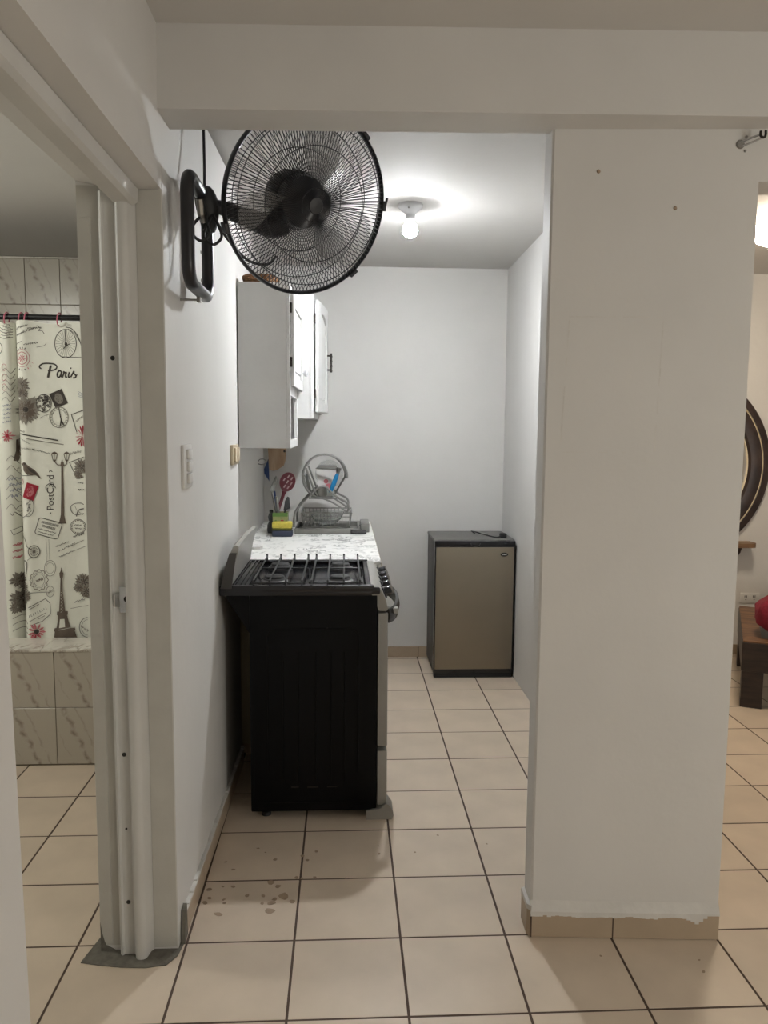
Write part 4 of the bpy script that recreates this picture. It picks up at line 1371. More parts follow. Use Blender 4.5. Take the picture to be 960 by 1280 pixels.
pts = [(bc_.x + 0.0235 * math.cos(2 * PI * i / 24), bc_.y, bc_.z + 0.0115 * math.sin(2 * PI * i / 24)) for i in range(24)]
m.prism(pts, (0, -0.002, 0))
obj('badge', m, 'blackgl', dr, label='small oval black badge with silver lettering')
m = MB()
for i in range(5):
    x = bc_.x - 0.0145 + i * 0.0062
    m.box((x, bc_.y - 0.0026, bc_.z - 0.004), (x + 0.0048, bc_.y - 0.0018, bc_.z + 0.004))
obj('badge_mark', m, 'plastic', dr)
m = MB()
hc = Vector((0.972, FY0 - 0.006, 0.872))
pts = arc(hc, (1, 0, 0), (0, 0, -1), 0.030, 0, PI, 14)
m.tube([(p.x, p.y, hc.z + (p.z - hc.z) * 0.7) for p in pts], 0.0018, 6)
obj('finger_notch', m, 'dgrey', dr, True)
m = MB().box((FX0 + 0.008, FY0 + 0.01, 0.004), (FX1 - 0.01, FY0 + 0.05, 0.034), 0.003)
obj('kick_plate', m, 'rubber', fr)
for x in (FX0 + 0.05, FX1 - .05):
    for y in (FY0 + 0.1, FY1 - .05):
        obj('foot', MB().lathe([(0.0, 0), (0.018, 0), (0.018, 0.012), (0.012, 0.02)], (x, y, 0), (0, 0, 1), 12), 'rubber', fr)
# plug and cable lying on top
pc = thing('power_cord', (1.1, 0.05, 0.889), 'black power cord and plug lying on top of the fridge', 'cord')
zz = 0.893
m = MB().tube(catmull([(1.002, 0.10, zz + .012), (0.99, 0.14, zz + .02), (1.0, 0.20, zz + .012), (1.03, 0.23, zz + .004), (1.05, 0.19, zz + .002), (1.075, 0.13, zz), (1.10, 0.05, zz), (1.125, 0.0, zz), (1.15, 0.0, zz + .004), (1.168, 0.02, zz + .01)], 6), 0.0042, 8)
obj('cable', m, 'rubber', pc, True)
m = MB().box((1.150, -0.012, 0.8885), (1.192, 0.035, 0.918), 0.008)
obj('plug', m, 'rubber', pc, True)
m = MB().tube([(1.055, 0.185, zz + .004), (1.085, 0.10, zz + .004)], 0.0052, 8)
obj('cable_sleeve', m, 'chrome', pc, True, label='shiny sleeve round the cord')

# ------------------------------------------------------------------ bracket on the pillar
rb = thing('curtain_bracket', (1.30, -2.69, 2.39), 'small chrome rod bracket high on the pillar at right', 'bracket')
p0 = pil(1.264, 2.384)
m = MB().lathe([(0.0, 0.004), (0.010, 0.004), (0.013, 0.0)], p0, (0, -1, 0), 14)
obj('base', m, 'steel', rb, True)
m = MB()
m.tube([p0 + Vector((0, -0.002, 0.006)), p0 + Vector((0.024, -0.022, 0.012)), p0 + Vector((0.040, -0.040, 0.015))], 0.0028, 8)
m.tube([p0 + Vector((0.004, -0.002, -0.006)), p0 + Vector((0.026, -0.022, 0.0)), p0 + Vector((0.044, -0.040, 0.006))], 0.0028, 8)
obj('arm', m, 'chrome', rb, True)
m = MB()
m.tube(catmull([p0 + Vector((0.036, -0.040, 0.022)), p0 + Vector((0.035, -0.042, 0.010)), p0 + Vector((0.042, -0.044, 0.004)), p0 + Vector((0.049, -0.042, 0.010)), p0 + Vector((0.050, -0.040, 0.024))], 4), 0.0035, 8)
obj('cradle', m, 'hinge', rb, True)
m = MB()
for dx, dz in ((0.016, 0.02), (0.014, -0.018)):
    obj('screw', MB().lathe([(0.0, 0.004), (0.003, 0.0035), (0.004, 0)], pil(p0.x + dx, p0.z + dz), (0, -1, 0), 8), 'steel', rb)

# ------------------------------------------------------------------ shower curtain, rod, rings
YCUR = -1.115


def cury(x, z):
    d = x - (-1.392 - 0.010 * (2.09 - z))
    y = YCUR + 0.010 * math.sin(11 * x + 0.8) + 0.006 * math.sin(27 * x + 1.5 * z)
    y += 0.045 * math.exp(-((d) / 0.013) ** 2)
    y -= 0.020 * math.exp(-((d - 0.045) / 0.035) ** 2) + 0.020 * math.exp(-((d + 0.05) / 0.04) ** 2)
    return y


cu = thing('shower_curtain', (-1.1, YCUR, 0.56), 'pale shower curtain printed with Paris motifs and flowers', 'curtain')
m = MB()
vs, fs = [], []
nx, nz_ = 150, 26
X0c, X1c = -1.85, XI - 0.03
for i in range(nx + 1):
    x = X0c + (X1c - X0c) * i / nx
    sag = 0.011 * (0.5 - 0.5 * math.cos((x + 1.33) * 2 * PI / 0.2))
    for j in range(nz_ + 1):
        t = j / nz_
        z = 0.50 + (2.070 - sag - 0.50) * t
        vs.append((x, cury(x, z), z))
for i in range(nx):
    for j in range(nz_):
        a = i * (nz_ + 1) + j
        fs.append((a, a + 1, a + nz_ + 2, a + nz_ + 1))
n_ = len(vs)
m.add(vs, fs)
m.add([(x, y + 0.0016, z) for x, y, z in vs], [f[::-1] for f in fs])
obj('fabric', m, 'cloth', cu, True, fix=False, auto=80)


def cpt(px, py, d=0.0016):
    """a printed point: millimetres on the cloth, counted off in the print's own grid"""
    x = -1.451 + 0.00365 * px - 0.000127 * (py - 396)
    z = 2.09 - 0.003825 * (py - 396)
    return Vector((x, cury(x, z) - d, z))


PR = {k: MB() for k in ('ink', 'inksoft', 'inkbrown', 'inkblue', 'inkpink', 'inkred')}
lay = [0]


def fill(k, poly, dep=None):
    lay[0] += 1
    d = 0.0008 + lay[0] * 0.0000035 + (dep or 0) * 0.05
    P = [Vector((x, y, 0)) for x, y in poly]
    stack = [(P[a], P[b], P[c]) for a, b, c in tessellate_polygon([P])]
    while stack:
        a, b, c = stack.pop()
        ls = [((a - b).length, a, b, c), ((b - c).length, b, c, a), ((c - a).length, c, a, b)]
        L, p, q, r = max(ls, key=lambda t: t[0])
        if L > 3.2:
            h = (p + q) / 2
            stack += [(p, h, r), (h, q, r)]
        else:
            PR[k].add([cpt(t.x, t.y, d) for t in (a, b, c)], [(0, 1, 2)])


def line(k, pts, wd=0.8, closed=False, dep=None):
    lay[0] += 1
    d = 0.0009 + lay[0] * 0.0000035 + (dep or 0) * 0.05
    Q = [Vector((x, y)) for x, y in pts]
    if closed:
        Q.append(Q[0])
    P = [Q[0]]
    for a, b in zip(Q[:-1], Q[1:]):
        k_ = max(1, int((b - a).length / 2.5))
        P += [a + (b - a) * (i / k_) for i in range(1, k_ + 1)]
    vs, fs = [], []
    for i, p in enumerate(P):
        t = (P[min(i + 1, len(P) - 1)] - P[max(i - 1, 0)])
        if closed and i in (0, len(P) - 1):
            t = P[1] - P[-2]
        t = t.normalized() if t.length > 0 else Vector((1, 0))
        nrm = Vector((-t.y, t.x)) * wd / 2
        a, b = p + nrm, p - nrm
        vs += [cpt(a.x, a.y, d), cpt(b.x, b.y, d)]
    for i in range(len(P) - 1):
        fs.append((2 * i, 2 * i + 1, 2 * i + 3, 2 * i + 2))
    PR[k].add(vs, fs)


def curve(k, pts, wd=0.8, n=6):
    c = catmull([(x, y, 0) for x, y in pts], n)
    line(k, [(p.x, p.y) for p in c], wd)


def circ(k, x, y, rx, ry=None, wd=0.7, a0=0, a1=360, rot=0):
    ry = ry or rx
    n = 28
    pts = []
    c, s = math.cos(math.radians(rot)), math.sin(math.radians(rot))
    for i in range(n + 1):
        a = math.radians(a0 + (a1 - a0) * i / n)
        u, v = rx * math.cos(a), ry * math.sin(a)
        pts.append((x + u * c - v * s, y + u * s + v * c))
    line(k, pts, wd)


def scribble(k, x0, y0, x1, y1, amp=1.6, n=10, wd=0.5):
    pts = []
    for i in range(n * 2 + 1):
        t = i / (2 * n)
        ph = random.uniform(-0.6, 0.6)
        nx_, ny_ = -(y1 - y0), (x1 - x0)
        L = math.hypot(nx_, ny_) or 1
        o = amp * (1 if i % 2 else -1) * random.uniform(0.4, 1.1)
        pts.append((x0 + (x1 - x0) * t + nx_ / L * o + ph, y0 + (y1 - y0) * t + ny_ / L * o))
    curve(k, pts, wd, 3)


def flower(k, x, y, r, n=14, core=None, ri=0.22):
    for i in range(n):
        a = 2 * PI * i / n + random.uniform(-.1, .1)
        q = r * random.uniform(0.82, 1.08)
        ca, sa = math.cos(a), math.sin(a)
        wv = q * 0.13
        fill(k, [(x + ca * r * ri - sa * wv * .5, y + sa * r * ri + ca * wv * .5), (x + ca * q * .7 - sa * wv, y + sa * q * .7 + ca * wv), (x + ca * q, y + sa * q),
                 (x + ca * q * .7 + sa * wv, y + sa * q * .7 - ca * wv), (x + ca * r * ri + sa * wv * .5, y + sa * r * ri - ca * wv * .5)])
    if core:
        fill(core, [(x + r * 0.26 * math.cos(2 * PI * i / 10), y + r * 0.26 * math.sin(2 * PI * i / 10)) for i in range(10)], 0.0022)


def stamp(k, x, y, wx, wy, rot, frame=True, inner=None):
    c, s = math.cos(rot), math.sin(rot)
    R = lambda u, v: (x + u * c - v * s, y + u * s + v * c)
    fill(k, [R(-wx, -wy), R(wx, -wy), R(wx, wy), R(-wx, wy)], 0.0010)
    if inner:
        fill(inner, [R(wx * .62 * math.cos(2 * PI * i / 12), wy * .70 * math.sin(2 * PI * i / 12)) for i in range(12)], 0.0018)
        for i in range(5):
            u, v = random.uniform(-.4, .4) * wx, random.uniform(-.5, .5) * wy
            circ(k, *R(u, v), wx * .2, wy * .2, 0.5)


# penny farthing wheel
circ('ink', 81, 428, 13.8, 17.3, 0.9)
for i in range(26):
    a = 2 * PI * i / 26
    line('inksoft', [(81 + 3 * math.cos(a), 428 + 3.4 * math.sin(a)), (81 + 12.5 * math.cos(a), 428 + 16 * math.sin(a))], 0.4)
fill('ink', [(80, 425), (83, 427), (84, 431), (81, 432), (79.5, 429)])
line('ink', [(80.5, 411), (81.2, 427)], 0.8)
line('ink', [(78, 434), (82, 430), (87, 428)], 0.9)
curve('ink', [(81, 408), (89, 410), (96, 418), (101, 430), (103, 441)], 1.0)
curve('inksoft', [(84, 410), (92, 415), (98, 424)], 0.7)
line('ink', [(76, 443.8), (103, 444.6)], 0.7)
for i in range(3):
    line('inksoft', [(83, 404 + i), (89, 405.5 + i * 1.4)], 0.4)
# script top left
for a in ((22, 412, 36, 407), (31, 416, 46, 409), (23, 420, 31, 416), (32, 431, 48, 427), (36, 411, 52, 409)):
    scribble('ink', *a, amp=1.1, n=8, wd=0.45)
curve('ink', [(16, 433), (22, 430), (30, 427)], 0.7)
curve('ink', [(46, 407), (50, 410), (48, 413), (52, 413), (55, 417)], 0.6)
curve('inksoft', [(46, 433), (54, 431), (57, 428)], 0.5)
for i in range(5):
    scribble('inksoft', 1 + i * 2, 403 + i * 4.6, 14, 408 + i * 3.4, amp=0.9, n=5, wd=0.45)
for i in range(4):
    curve('ink', [(1, 410 + i * 3.8), (7, 413 + i * 3.5), (14, 412 + i * 3)], 0.5)
circ('ink', 0.5, 435, 3.2, 6, 0.7, -90, 90)
# round pink postmark
circ('inkpink', 30, 447, 6, 7.4, 0.8)
circ('inkpink', 30, 447, 8.6, 10.6, 0.5)
flower('inkpink', 30, 447, 5.4, 9)
for i in range(9):
    a = math.radians(20 + i * 18)
    fill('ink' if i > 2 else 'inkpink', [(30 + 11 * math.cos(a), 447 + 13 * math.sin(a)), (31.2 + 11 * math.cos(a), 447.5 + 13 * math.sin(a)), (31 + 12.4 * math.cos(a), 448 + 14.4 * math.sin(a)), (29.8 + 12.4 * math.cos(a), 447.6 + 14.4 * math.sin(a))])
for i in range(7):
    a = math.radians(195 + i * 16)
    line('ink', [(30 + 9.4 * math.cos(a), 447 + 11.4 * math.sin(a)), (30 + 11.4 * math.cos(a), 447 + 13.4 * math.sin(a))], 0.9)
# Paris, brush script
W = 2.0
curve('ink', [(51.5, 459), (49.5, 457.5), (50, 455), (54, 452.6), (60, 452.2), (66.5, 453), (69.5, 455.5), (68.5, 458.8), (64, 460.6), (59, 461)], 1.7)
curve('ink', [(62.5, 454.5), (61.4, 459), (60, 465), (59.2, 469.5)], 2.6)
curve('ink', [(75, 461.6), (72.5, 461), (70.4, 464), (70.5, 467.8), (72.3, 469), (74.3, 466.5), (75.6, 462), (75, 466.5), (76.2, 469)], W)
curve('ink', [(76.4, 469), (78.2, 464.5), (78.4, 462), (79.4, 463.2), (81.6, 463), (80.7, 466), (81, 468.6), (82.6, 468.4)], W)
curve('ink', [(85.6, 462.4), (84.6, 466), (84.9, 469), (87, 468.2)], W)
fill('ink', [(86.6, 457.2), (88.2, 456.6), (88.6, 458.2), (87, 458.8)])
curve('ink', [(87.5, 468.5), (90, 464), (91.6, 461.4), (91.5, 464), (94, 466.5), (93.4, 469), (90.4, 469.4)], W)
curve('ink', [(93.5, 468.8), (95, 467), (95.6, 464.5)], 1.1)
# dark flowers
def bloom(x, y, r, dark=True):
    flower('inksoft', x, y, r * 1.05, 16, None, 0.1)
    flower('inkbrown', x + .5, y + .5, r * 0.86, 13, None, 0.15)
    flower('inksoft', x, y, r * 0.60, 11, None, 0.1)
    if dark:
        flower('ink', x + .3, y + .4, r * 0.52, 8, None, 0.1)
        flower('inkbrown', x, y, r * 0.30, 6, None, 0.1)


bloom(28, 479, 11)
bloom(31, 489, 7)
bloom(27, 487, 8)
bloom(34, 509, 17.5, False)
flower('inksoft', 34, 509, 18.5, 20, None, 0.3)
flower('inkbrown', 34, 509, 13, 18, 'ink', 0.3)
# two stamps
stamp('ink', 72, 495, 8.3, 9.6, -0.42, inner='inksoft')
for i in range(50):
    a, r = random.uniform(0, 2 * PI), 8 * math.sqrt(random.random())
    circ('ink', 54.5 + r * math.cos(a), 501 + 1.25 * r * math.sin(a), 0.9, 0.9, 0.6)
circ('ink', 54.5, 501, 8.8, 10.8, 0.7)
# postmark with tower
circ('inksoft', 72.5, 518, 11.3, 12.8, 0.8)
circ('inksoft', 72.5, 518, 8.6, 10, 0.4)
for i in range(20):
    a = 2 * PI * i / 20
    line('inksoft', [(72.5 + 9 * math.cos(a), 518 + 10.5 * math.sin(a)), (72.5 + 10.8 * math.cos(a), 518 + 12.2 * math.sin(a))], 0.6)
fill('ink', [(71, 504), (72, 504), (75.6, 521), (79.5, 528), (77.6, 528), (75.2, 525), (74.6, 529.5), (73, 529.5), (74.2, 521)])
curve('inksoft', [(50, 519), (58, 515), (66, 513)], 0.5)
# red flower at right and card outline
line('ink', [(104, 509), (88, 514.5), (95, 536)], 0.9)
scribble('inksoft', 93, 524, 103, 516, 1.5, 6, 0.5)
for i in range(9):
    a = math.radians(80 + i * 24)
    fill('inkred' if i % 3 else 'inkpink', [(103, 541), (103 + 8 * math.cos(a) - 1, 541 + 11 * math.sin(a)), (103 + 10 * math.cos(a), 541 + 14 * math.sin(a)), (103 + 8 * math.cos(a) + 1.2, 541 + 11 * math.sin(a) + .8)])
for i in range(4):
    line('inkblue', [(97, 486 + i * 2), (103, 489 + i * 1.6)], 0.5)
# left fold prints
for i in range(5):
    scribble('inkblue', 4, 505 + i * 5, 13, 503 + i * 5, 1.2, 4, 0.6)
for i in range(6):
    curve('inksoft', [(3, 463 + i * 7), (8, 459 + i * 7), (13, 465 + i * 7), (16, 458 + i * 7)], 0.45)
for i in range(3):
    circ('inkpink', 6, 458 + i * 12, 2.6, 4, 0.5)
flower('inkpink', 9, 541, 8, 9, 'inkred')
flower('inkred', 9, 545, 5, 7)
# dark tower on the fold
fill('inkbrown', [(22.5, 522), (23.6, 540), (24.5, 552), (23, 562), (20, 567), (18.5, 573), (15.5, 572), (17, 560), (17, 546), (20.5, 544), (22, 534)])
# letter head lines
line('ink', [(26, 538.5), (50, 543), (71, 546.5)], 1.3)
line('inksoft', [(35, 544.5), (56, 548.5), (78, 551.8)], 0.9)
scribble('inksoft', 24, 534, 33, 536, 1.2, 5, 0.5)
scribble('inksoft', 27, 556, 44, 558, 1.2, 7, 0.4)
scribble('inksoft', 28, 545, 38, 551, 1.2, 5, 0.4)
scribble('ink', 41, 557.5, 62, 563, 1.0, 9, 0.4)
# street lamp with two lanterns
fill('inkbrown', [(75, 577), (77.4, 577), (78.4, 618), (78.8, 640), (80.5, 649), (81.6, 651), (71.5, 651), (72.8, 649), (74.6, 640), (75, 618)])
fill('inkbrown', [(74.5, 573), (78, 573), (78.6, 579), (74, 579)])
fill('inkbrown', [(75.4, 571), (76.8, 571), (77, 574), (75, 574)])
curve('inkbrown', [(75, 577), (71, 577), (68.4, 574.5), (67.5, 572)], 1.0)
curve('inkbrown', [(77.5, 577), (80.5, 577), (82, 574.5), (81.8, 572)], 1.0)
for cx in (67, 81.8):
    fill('inkbrown', [(cx - 4, 563.5), (cx - 2.4, 561.6), (cx, 560.4), (cx + 2.4, 561.6), (cx + 4, 563.5)])
    line('inkbrown', [(cx - 3.4, 563.5), (cx - 1.6, 571.5), (cx + 1.6, 571.5), (cx + 3.4, 563.5)], 0.8)
    line('inkbrown', [(cx, 563), (cx, 571)], 0.5)
    fill('inkbrown', [(cx - 1.7, 570.5), (cx + 1.7, 570.5), (cx + 1, 573), (cx - 1, 573)])
# bird
fill('inkbrown', [(27.5, 576.6), (30, 573.8), (32.5, 573.6), (34.8, 576), (38, 579), (43, 582.5), (47, 587), (51.5, 594), (50, 594), (45, 589.8), (40, 589.6), (34, 588), (30.5, 584), (29.8, 578)])
fill('ink', [(35, 579), (42, 583.5), (47, 588.6), (44, 588.6), (38, 584.5)], 0.0022)
fill('ink', [(30, 574.6), (33, 574), (34.5, 576.5), (32, 577.5)], 0.0022)
curve('ink', [(20, 582), (23, 589), (31, 590), (42, 589.6)], 0.6)
line('ink', [(35, 588), (36.5, 590)], 0.5)
scribble('inksoft', 18, 581, 24, 585, 1.4, 4, 0.4)
# flower card at right
line('ink', [(104, 567), (85, 574), (95, 594), (104, 592)], 0.7)
bloom(101, 579, 10)
bloom(97, 588, 7)
scribble('inksoft', 86, 563, 100, 560, 2.0, 7, 0.5)
scribble('ink', 96, 599, 104, 600, 0.8, 4, 0.5)
scribble('ink', 96, 608, 104, 608, 1.0, 4, 0.7)
# POSTCARD, reading upwards
fc = bpy.data.curves.new('lettering', 'FONT')
fc.body = 'PosrCard'.replace('r', 't', 1)
fc.size = 1.0
fo = bpy.data.objects.new('lettering', fc)
COL.objects.link(fo)
dg = bpy.context.evaluated_depsgraph_get()
fme = bpy.data.meshes.new_from_object(fo.evaluated_get(dg))
fv = [v.co.copy() for v in fme.vertices]
ff = [tuple(p.vertices) for p in fme.polygons]
bpy.data.objects.remove(fo)
mx_ = max(v.x for v in fv)
PR['ink'].add([cpt(66 - v.y * 11.5, 634 - v.x / mx_ * 44, 0.0018) for v in fv], ff)
fill('ink', [(62, 636.5), (63.2, 636.5), (63.2, 638), (62, 638)])
curve('ink', [(61, 586), (62, 584), (64.5, 585.5)], 0.8)
curve('ink', [(57.5, 609), (57, 604), (61, 600.5), (66, 602), (68.5, 606)], 0.8)
# red stamp and postmark
stamp('inkred', 38.5, 610, 7.2, 9.8, 0.34, inner='inkpink')
circ('ink', 36, 629, 6.6, 12, 0.6, -60, 120)
for i in range(12):
    a, r = random.uniform(0, 6.3), random.uniform(0, 5)
    circ('ink', 36 + r * math.cos(a), 627 + r * 1.6 * math.sin(a), 0.7, 0.7, 0.4)
line('inkred', [(28.5, 594), (30, 598), (29, 601)], 0.8)
for i in range(4):
    scribble('inkblue', 10 + i, 595 + i * 7, 26, 593 + i * 7, 2.2, 6, 0.6)
for i in range(6):
    curve('inksoft', [(8, 572 + i * 12), (14, 566 + i * 12), (20, 576 + i * 12), (26, 570 + i * 12)], 0.5)
curve('ink', [(12, 637), (15, 640), (17, 636), (21, 642), (26, 643), (33, 640), (40, 634)], 0.6)
curve('ink', [(18, 632), (21, 628), (24, 633), (20, 641)], 0.5)
# swirl at right
curve('ink', [(104, 638), (94, 640), (88, 636), (87, 630), (91, 626), (100, 625), (104, 627)], 0.7)
curve('ink', [(104, 632), (97, 634), (94, 642)], 1.0)
curve('inksoft', [(92, 628), (95, 634), (103, 640)], 0.5)
# rectangular postmark
c, s = math.cos(0.28), math.sin(0.28)
RR = lambda u, v: (60 + u * c - v * s, 656.5 + u * s + v * c)
rpts = []
for cx, cy, a0 in ((11.5, -7.5, -90), (11.5, 7.5, 0), (-11.5, 7.5, 90), (-11.5, -7.5, 180)):
    for i in range(5):
        a = math.radians(a0 + 22.5 * i)
        rpts.append(RR(cx + 3 * math.cos(a), cy + 3 * math.sin(a)))
line('ink', rpts, 0.8, True)
for v, k in ((-6, 'ink'), (-1.5, 'ink')):
    for i in range(9 if v < -3 else 7):
        u = -10 + i * 2.4 + (2 if v > -3 else 0)
        line(k, [RR(u, v - 1.5), RR(u, v + 1.5), RR(u + 1.3, v + 1.2), RR(u + 1.3, v - 1.4)], 0.6)
scribble('ink', *RR(-11, 3.4), *RR(10, 3.4), 0.7, 9, 0.5)
scribble('ink', *RR(-11, 7), *RR(8, 7), 0.6, 9, 0.5)
# round postmark at right and handwritten lines
circ('ink', 96.5, 655, 10, 9.5, 0.6)
for i in range(22):
    a = 2 * PI * i / 22
    fill('inkbrown', [(96.5 + 8.4 * math.cos(a) + dx, 655 + 8 * math.sin(a) + dy) for dx, dy in ((-.6, -.6), (.6, -.6), (.6, .6), (-.6, .6))])
scribble('ink', 91, 652.5, 101, 653, 0.8, 5, 0.5)
scribble('ink', 92, 657, 101, 657.5, 0.8, 5, 0.5)
scribble('ink', 90, 668, 104, 663, 1.4, 8, 0.5)
scribble('ink', 69, 680, 84, 674, 0.9, 7, 0.5)
scribble('ink', 72, 686, 92, 676, 1.0, 8, 0.5)
scribble('ink', 73, 693, 90, 686, 0.9, 7, 0.5)
line('inksoft', [(84, 681), (104, 672)], 0.6)
line('inksoft', [(88, 687), (106, 680)], 0.6)
# monocle wheel
circ('ink', 42.5, 685.5, 6.9, 7.6, 0.9)
circ('inksoft', 42.5, 685.5, 4.6, 5, 0.5)
for i in range(14):
    a = 2 * PI * i / 14
    line('inksoft', [(42.5, 685.5), (42.5 + 4.4 * math.cos(a), 685.5 + 4.8 * math.sin(a))], 0.4)
fill('ink', [(41.2, 684.4), (44, 684), (44.2, 686.8), (41.6, 687.4)])
curve('ink', [(25, 663), (31, 670), (34, 679), (40, 683)], 0.7)
line('ink', [(13, 659), (22, 655), (23.5, 660), (16, 665)], 0.6, True)
curve('inksoft', [(34, 697), (36, 695), (41, 693)], 0.5)
for i in range(3):
    for j in range(2):
        scribble('inkpink', 15 + j * 4, 678 + i * 8, 22, 676 + i * 8, 1.6, 3, 0.8)
curve('ink', [(28, 701), (27, 698), (32, 697.5), (33.5, 702), (32, 714)], 1.0)
# scalloped seal
pts = []
for i in range(48):
    a = 2 * PI * i / 48
    r = 10.5 + 0.9 * math.cos(a * 12)
    pts.append((48.5 + r * math.cos(a), 722 + 1.2 * r * math.sin(a)))
line('inkbrown', pts, 0.8, True)
circ('inksoft', 48.5, 722, 6.5, 8, 0.5)
circ('inksoft', 48.5, 722, 8.2, 10, 0.4)
scribble('inkbrown', 45, 723, 53, 720, 2.0, 5, 0.6)
circ('inksoft', 62, 707, 7, 10, 0.6)
circ('inksoft', 62, 707, 5, 7, 0.4)
line('inksoft', [(57, 670), (58.5, 690), (57.5, 702)], 0.4)
line('inksoft', [(60.5, 670), (61.5, 696)], 0.4)
line('ink', [(34, 738), (64, 737.5)], 0.5)
circ('inksoft', 62, 737, 5, 7, 0.6)
scribble('inksoft', 58, 740, 66, 735, 2.0, 4, 0.5)
# grey flowers low left
bloom(22, 722, 11)
bloom(27, 731, 8)
bloom(23, 746, 12)
bloom(31, 742, 8)
bloom(20, 757, 9, False)
for i in range(3):
    curve('inksoft', [(15, 771 + i * 8), (22, 768 + i * 8), (29, 771 + i * 8), (34, 778 + i * 6)], 0.7)
# airmail label
line('ink', [(35, 757), (56, 746), (62, 752), (62.5, 766), (52, 775), (38, 780)], 0.8)
for i, (a, b, c2_, d2) in enumerate(((35, 760, 48, 753), (36, 768, 59, 757), (36, 775, 57, 764), (47, 772, 55, 768))):
    if i == 1:
        for q in range(9):
            x, y = a + (c2_ - a) * q / 9, b + (d2 - b) * q / 9
            line('ink', [(x, y - 1.4), (x + .3, y + 1.4), (x + 1.5, y + .8)], 0.6)
    else:
        line('inksoft', [(a, b), (c2_, d2)], 0.8)
# pink flower
flower('inkpink', 45, 788, 12, 11, 'ink', 0.3)
flower('inkred', 44, 791, 6, 7)
# eiffel tower
fill('inkbrown', [(75.2, 707), (75.8, 707), (76.4, 711), (78, 714), (77.6, 719), (76.9, 721), (77.4, 737), (79.2, 752), (80.4, 763), (83.6, 763), (83.6, 767.5), (82.6, 768), (85, 778), (87.5, 785),
                  (92.4, 785), (93, 788), (92, 789), (95.5, 799), (66.6, 799), (67.8, 789), (66.8, 788), (67.5, 784.5), (70, 784), (71.2, 777), (71.6, 768), (70.4, 767.5), (70.6, 763), (73, 763), (73.6, 752), (74.3, 737), (74.6, 721), (73.9, 719), (73.2, 714), (74.8, 711)])
M['clothgap'] = M['cloth']
PR['clothgap'] = MB()
fill('clothgap', [(74.2, 773), (79.6, 773), (80.4, 783.5), (73.2, 784.5)], 0.0024)
for i in range(6):
    y = 738 + i * 4.4
    line('clothgap', [(75.2, y), (77.4, y + 2.2), (75.0, y + 4.2)], 0.35, dep=0.0024)
line('clothgap', [(72, 787.2), (88, 784.6)], 0.5, dep=0.0024)
# flower and line right of tower
bloom(103, 726, 13)
bloom(107, 738, 10)
bloom(97, 733, 7)
scribble('ink', 91, 752, 105, 748, 1.2, 6, 0.5)
line('inksoft', [(87, 760), (110, 756)], 0.6)
circ('ink', 109, 785, 11, 13, 0.7, 90, 270)
circ('inksoft', 109, 785, 8, 10, 0.5, 90, 270)
scribble('inkbrown', 99, 783, 110, 790, 1.5, 5, 0.5)
# prints on the part hidden behind the jambs, so the cloth goes on
for i in range(5):
    flower(random.choice(['inkbrown', 'inkpink', 'inksoft']), 130 + random.uniform(0, 60), 430 + i * 75, 14, 13, 'ink')
    scribble('ink', 122, 460 + i * 75, 170, 452 + i * 75, 1.5, 12, 0.6)
for k, mbp in PR.items():
    if mbp.v:
        obj('print', mbp, k, cu, fix=False, kind='stuff')

rod = obj('curtain_rod', MB().tube([(-2.88, YCUR, 2.094), (XI - 0.002, YCUR, 2.084)], 0.0135, 14), 'blackgl', None, True, label='black shower curtain rod across the bathroom', cat='rod')
for x, lb in ((-1.424, 'pink curtain ring, leftmost on the black shower rod'), (-1.358, 'pink curtain ring, left one of the close pair above the curtain fold'),
              (-1.332, 'pink curtain ring, right one of the close pair above the curtain fold'), (-1.183, 'pink curtain ring above the printed penny farthing wheel')):
    r_ = MB().tube(arc((x, YCUR, 2.078), (0, 1, 0), (0.10, 0, 1), 0.029, 0, 2 * PI * 23 / 24, 23), 0.0032, 6, True)
    obj('curtain_ring', r_, 'pinkring', None, True, label=lb, cat='ring', group='pink curtain rings on the shower rod')

# ------------------------------------------------------------------ bedroom glimpsed at right
mi = thing('round_mirror', (2.455, YB, 0.74), 'large round mirror in a dark wooden frame on the bedroom wall', 'mirror')
MC = (2.440, YB, 1.343)
m = MB().lathe([(0.655, 0.0), (0.652, 0.030), (0.63, 0.042), (0.602, 0.040)], MC, (0, -1, 0), 80)
m.lathe([(0.590, 0.040), (0.55, 0.044), (0.515, 0.034), (0.505, 0.012)], MC, (0, -1, 0), 80)
m.lathe([(0.602, 0.036), (0.590, 0.036)], MC, (0, -1, 0), 80)
obj('frame', m, 'framewood', mi, True)
obj('inlay_ring', MB().lathe([(0.6015, 0.037), (0.596, 0.0395), (0.5905, 0.037)], MC, (0, -1, 0), 80), 'gold', mi, True)
obj('inner_trim', MB().lathe([(0.505, 0.012), (0.502, 0.018), (0.494, 0.016), (0.492, 0.008)], MC, (0, -1, 0), 80), 'gold', mi, True)
obj('glass', MB().lathe([(0.493, 0.009), (0.0, 0.009)], MC, (0, -1, 0), 80), 'mirror', mi)

shf = thing('wall_shelf', (2.88, YB - 0.06, 0.76), 'small wooden wall shelf below the round mirror', 'shelf')
m = MB()
pts = [(2.35, YB - 0.001), (2.35, YB - 0.13)]
pts += [(2.94 + 0.05 * math.sin(a), YB - 0.08 - 0.05 * math.cos(a)) for a in [i * PI / 12 for i in range(7)]] + [(2.99, YB - 0.001)]
m.prism([(x, y, 0.785) for x, y in pts], (0, 0, 0.030))
obj('board', m, 'shelfwood', shf)
for x in (2.43, 2.865):
    m = MB().prism([(x, YB - 0.001, 0.785), (x, YB - 0.09, 0.785), (x, YB - 0.07, 0.745), (x, YB - 0.02, 0.70), (x, YB - 0.001, 0.69)], (0.03, 0, 0))
    obj('bracket', m, 'framewood', shf)

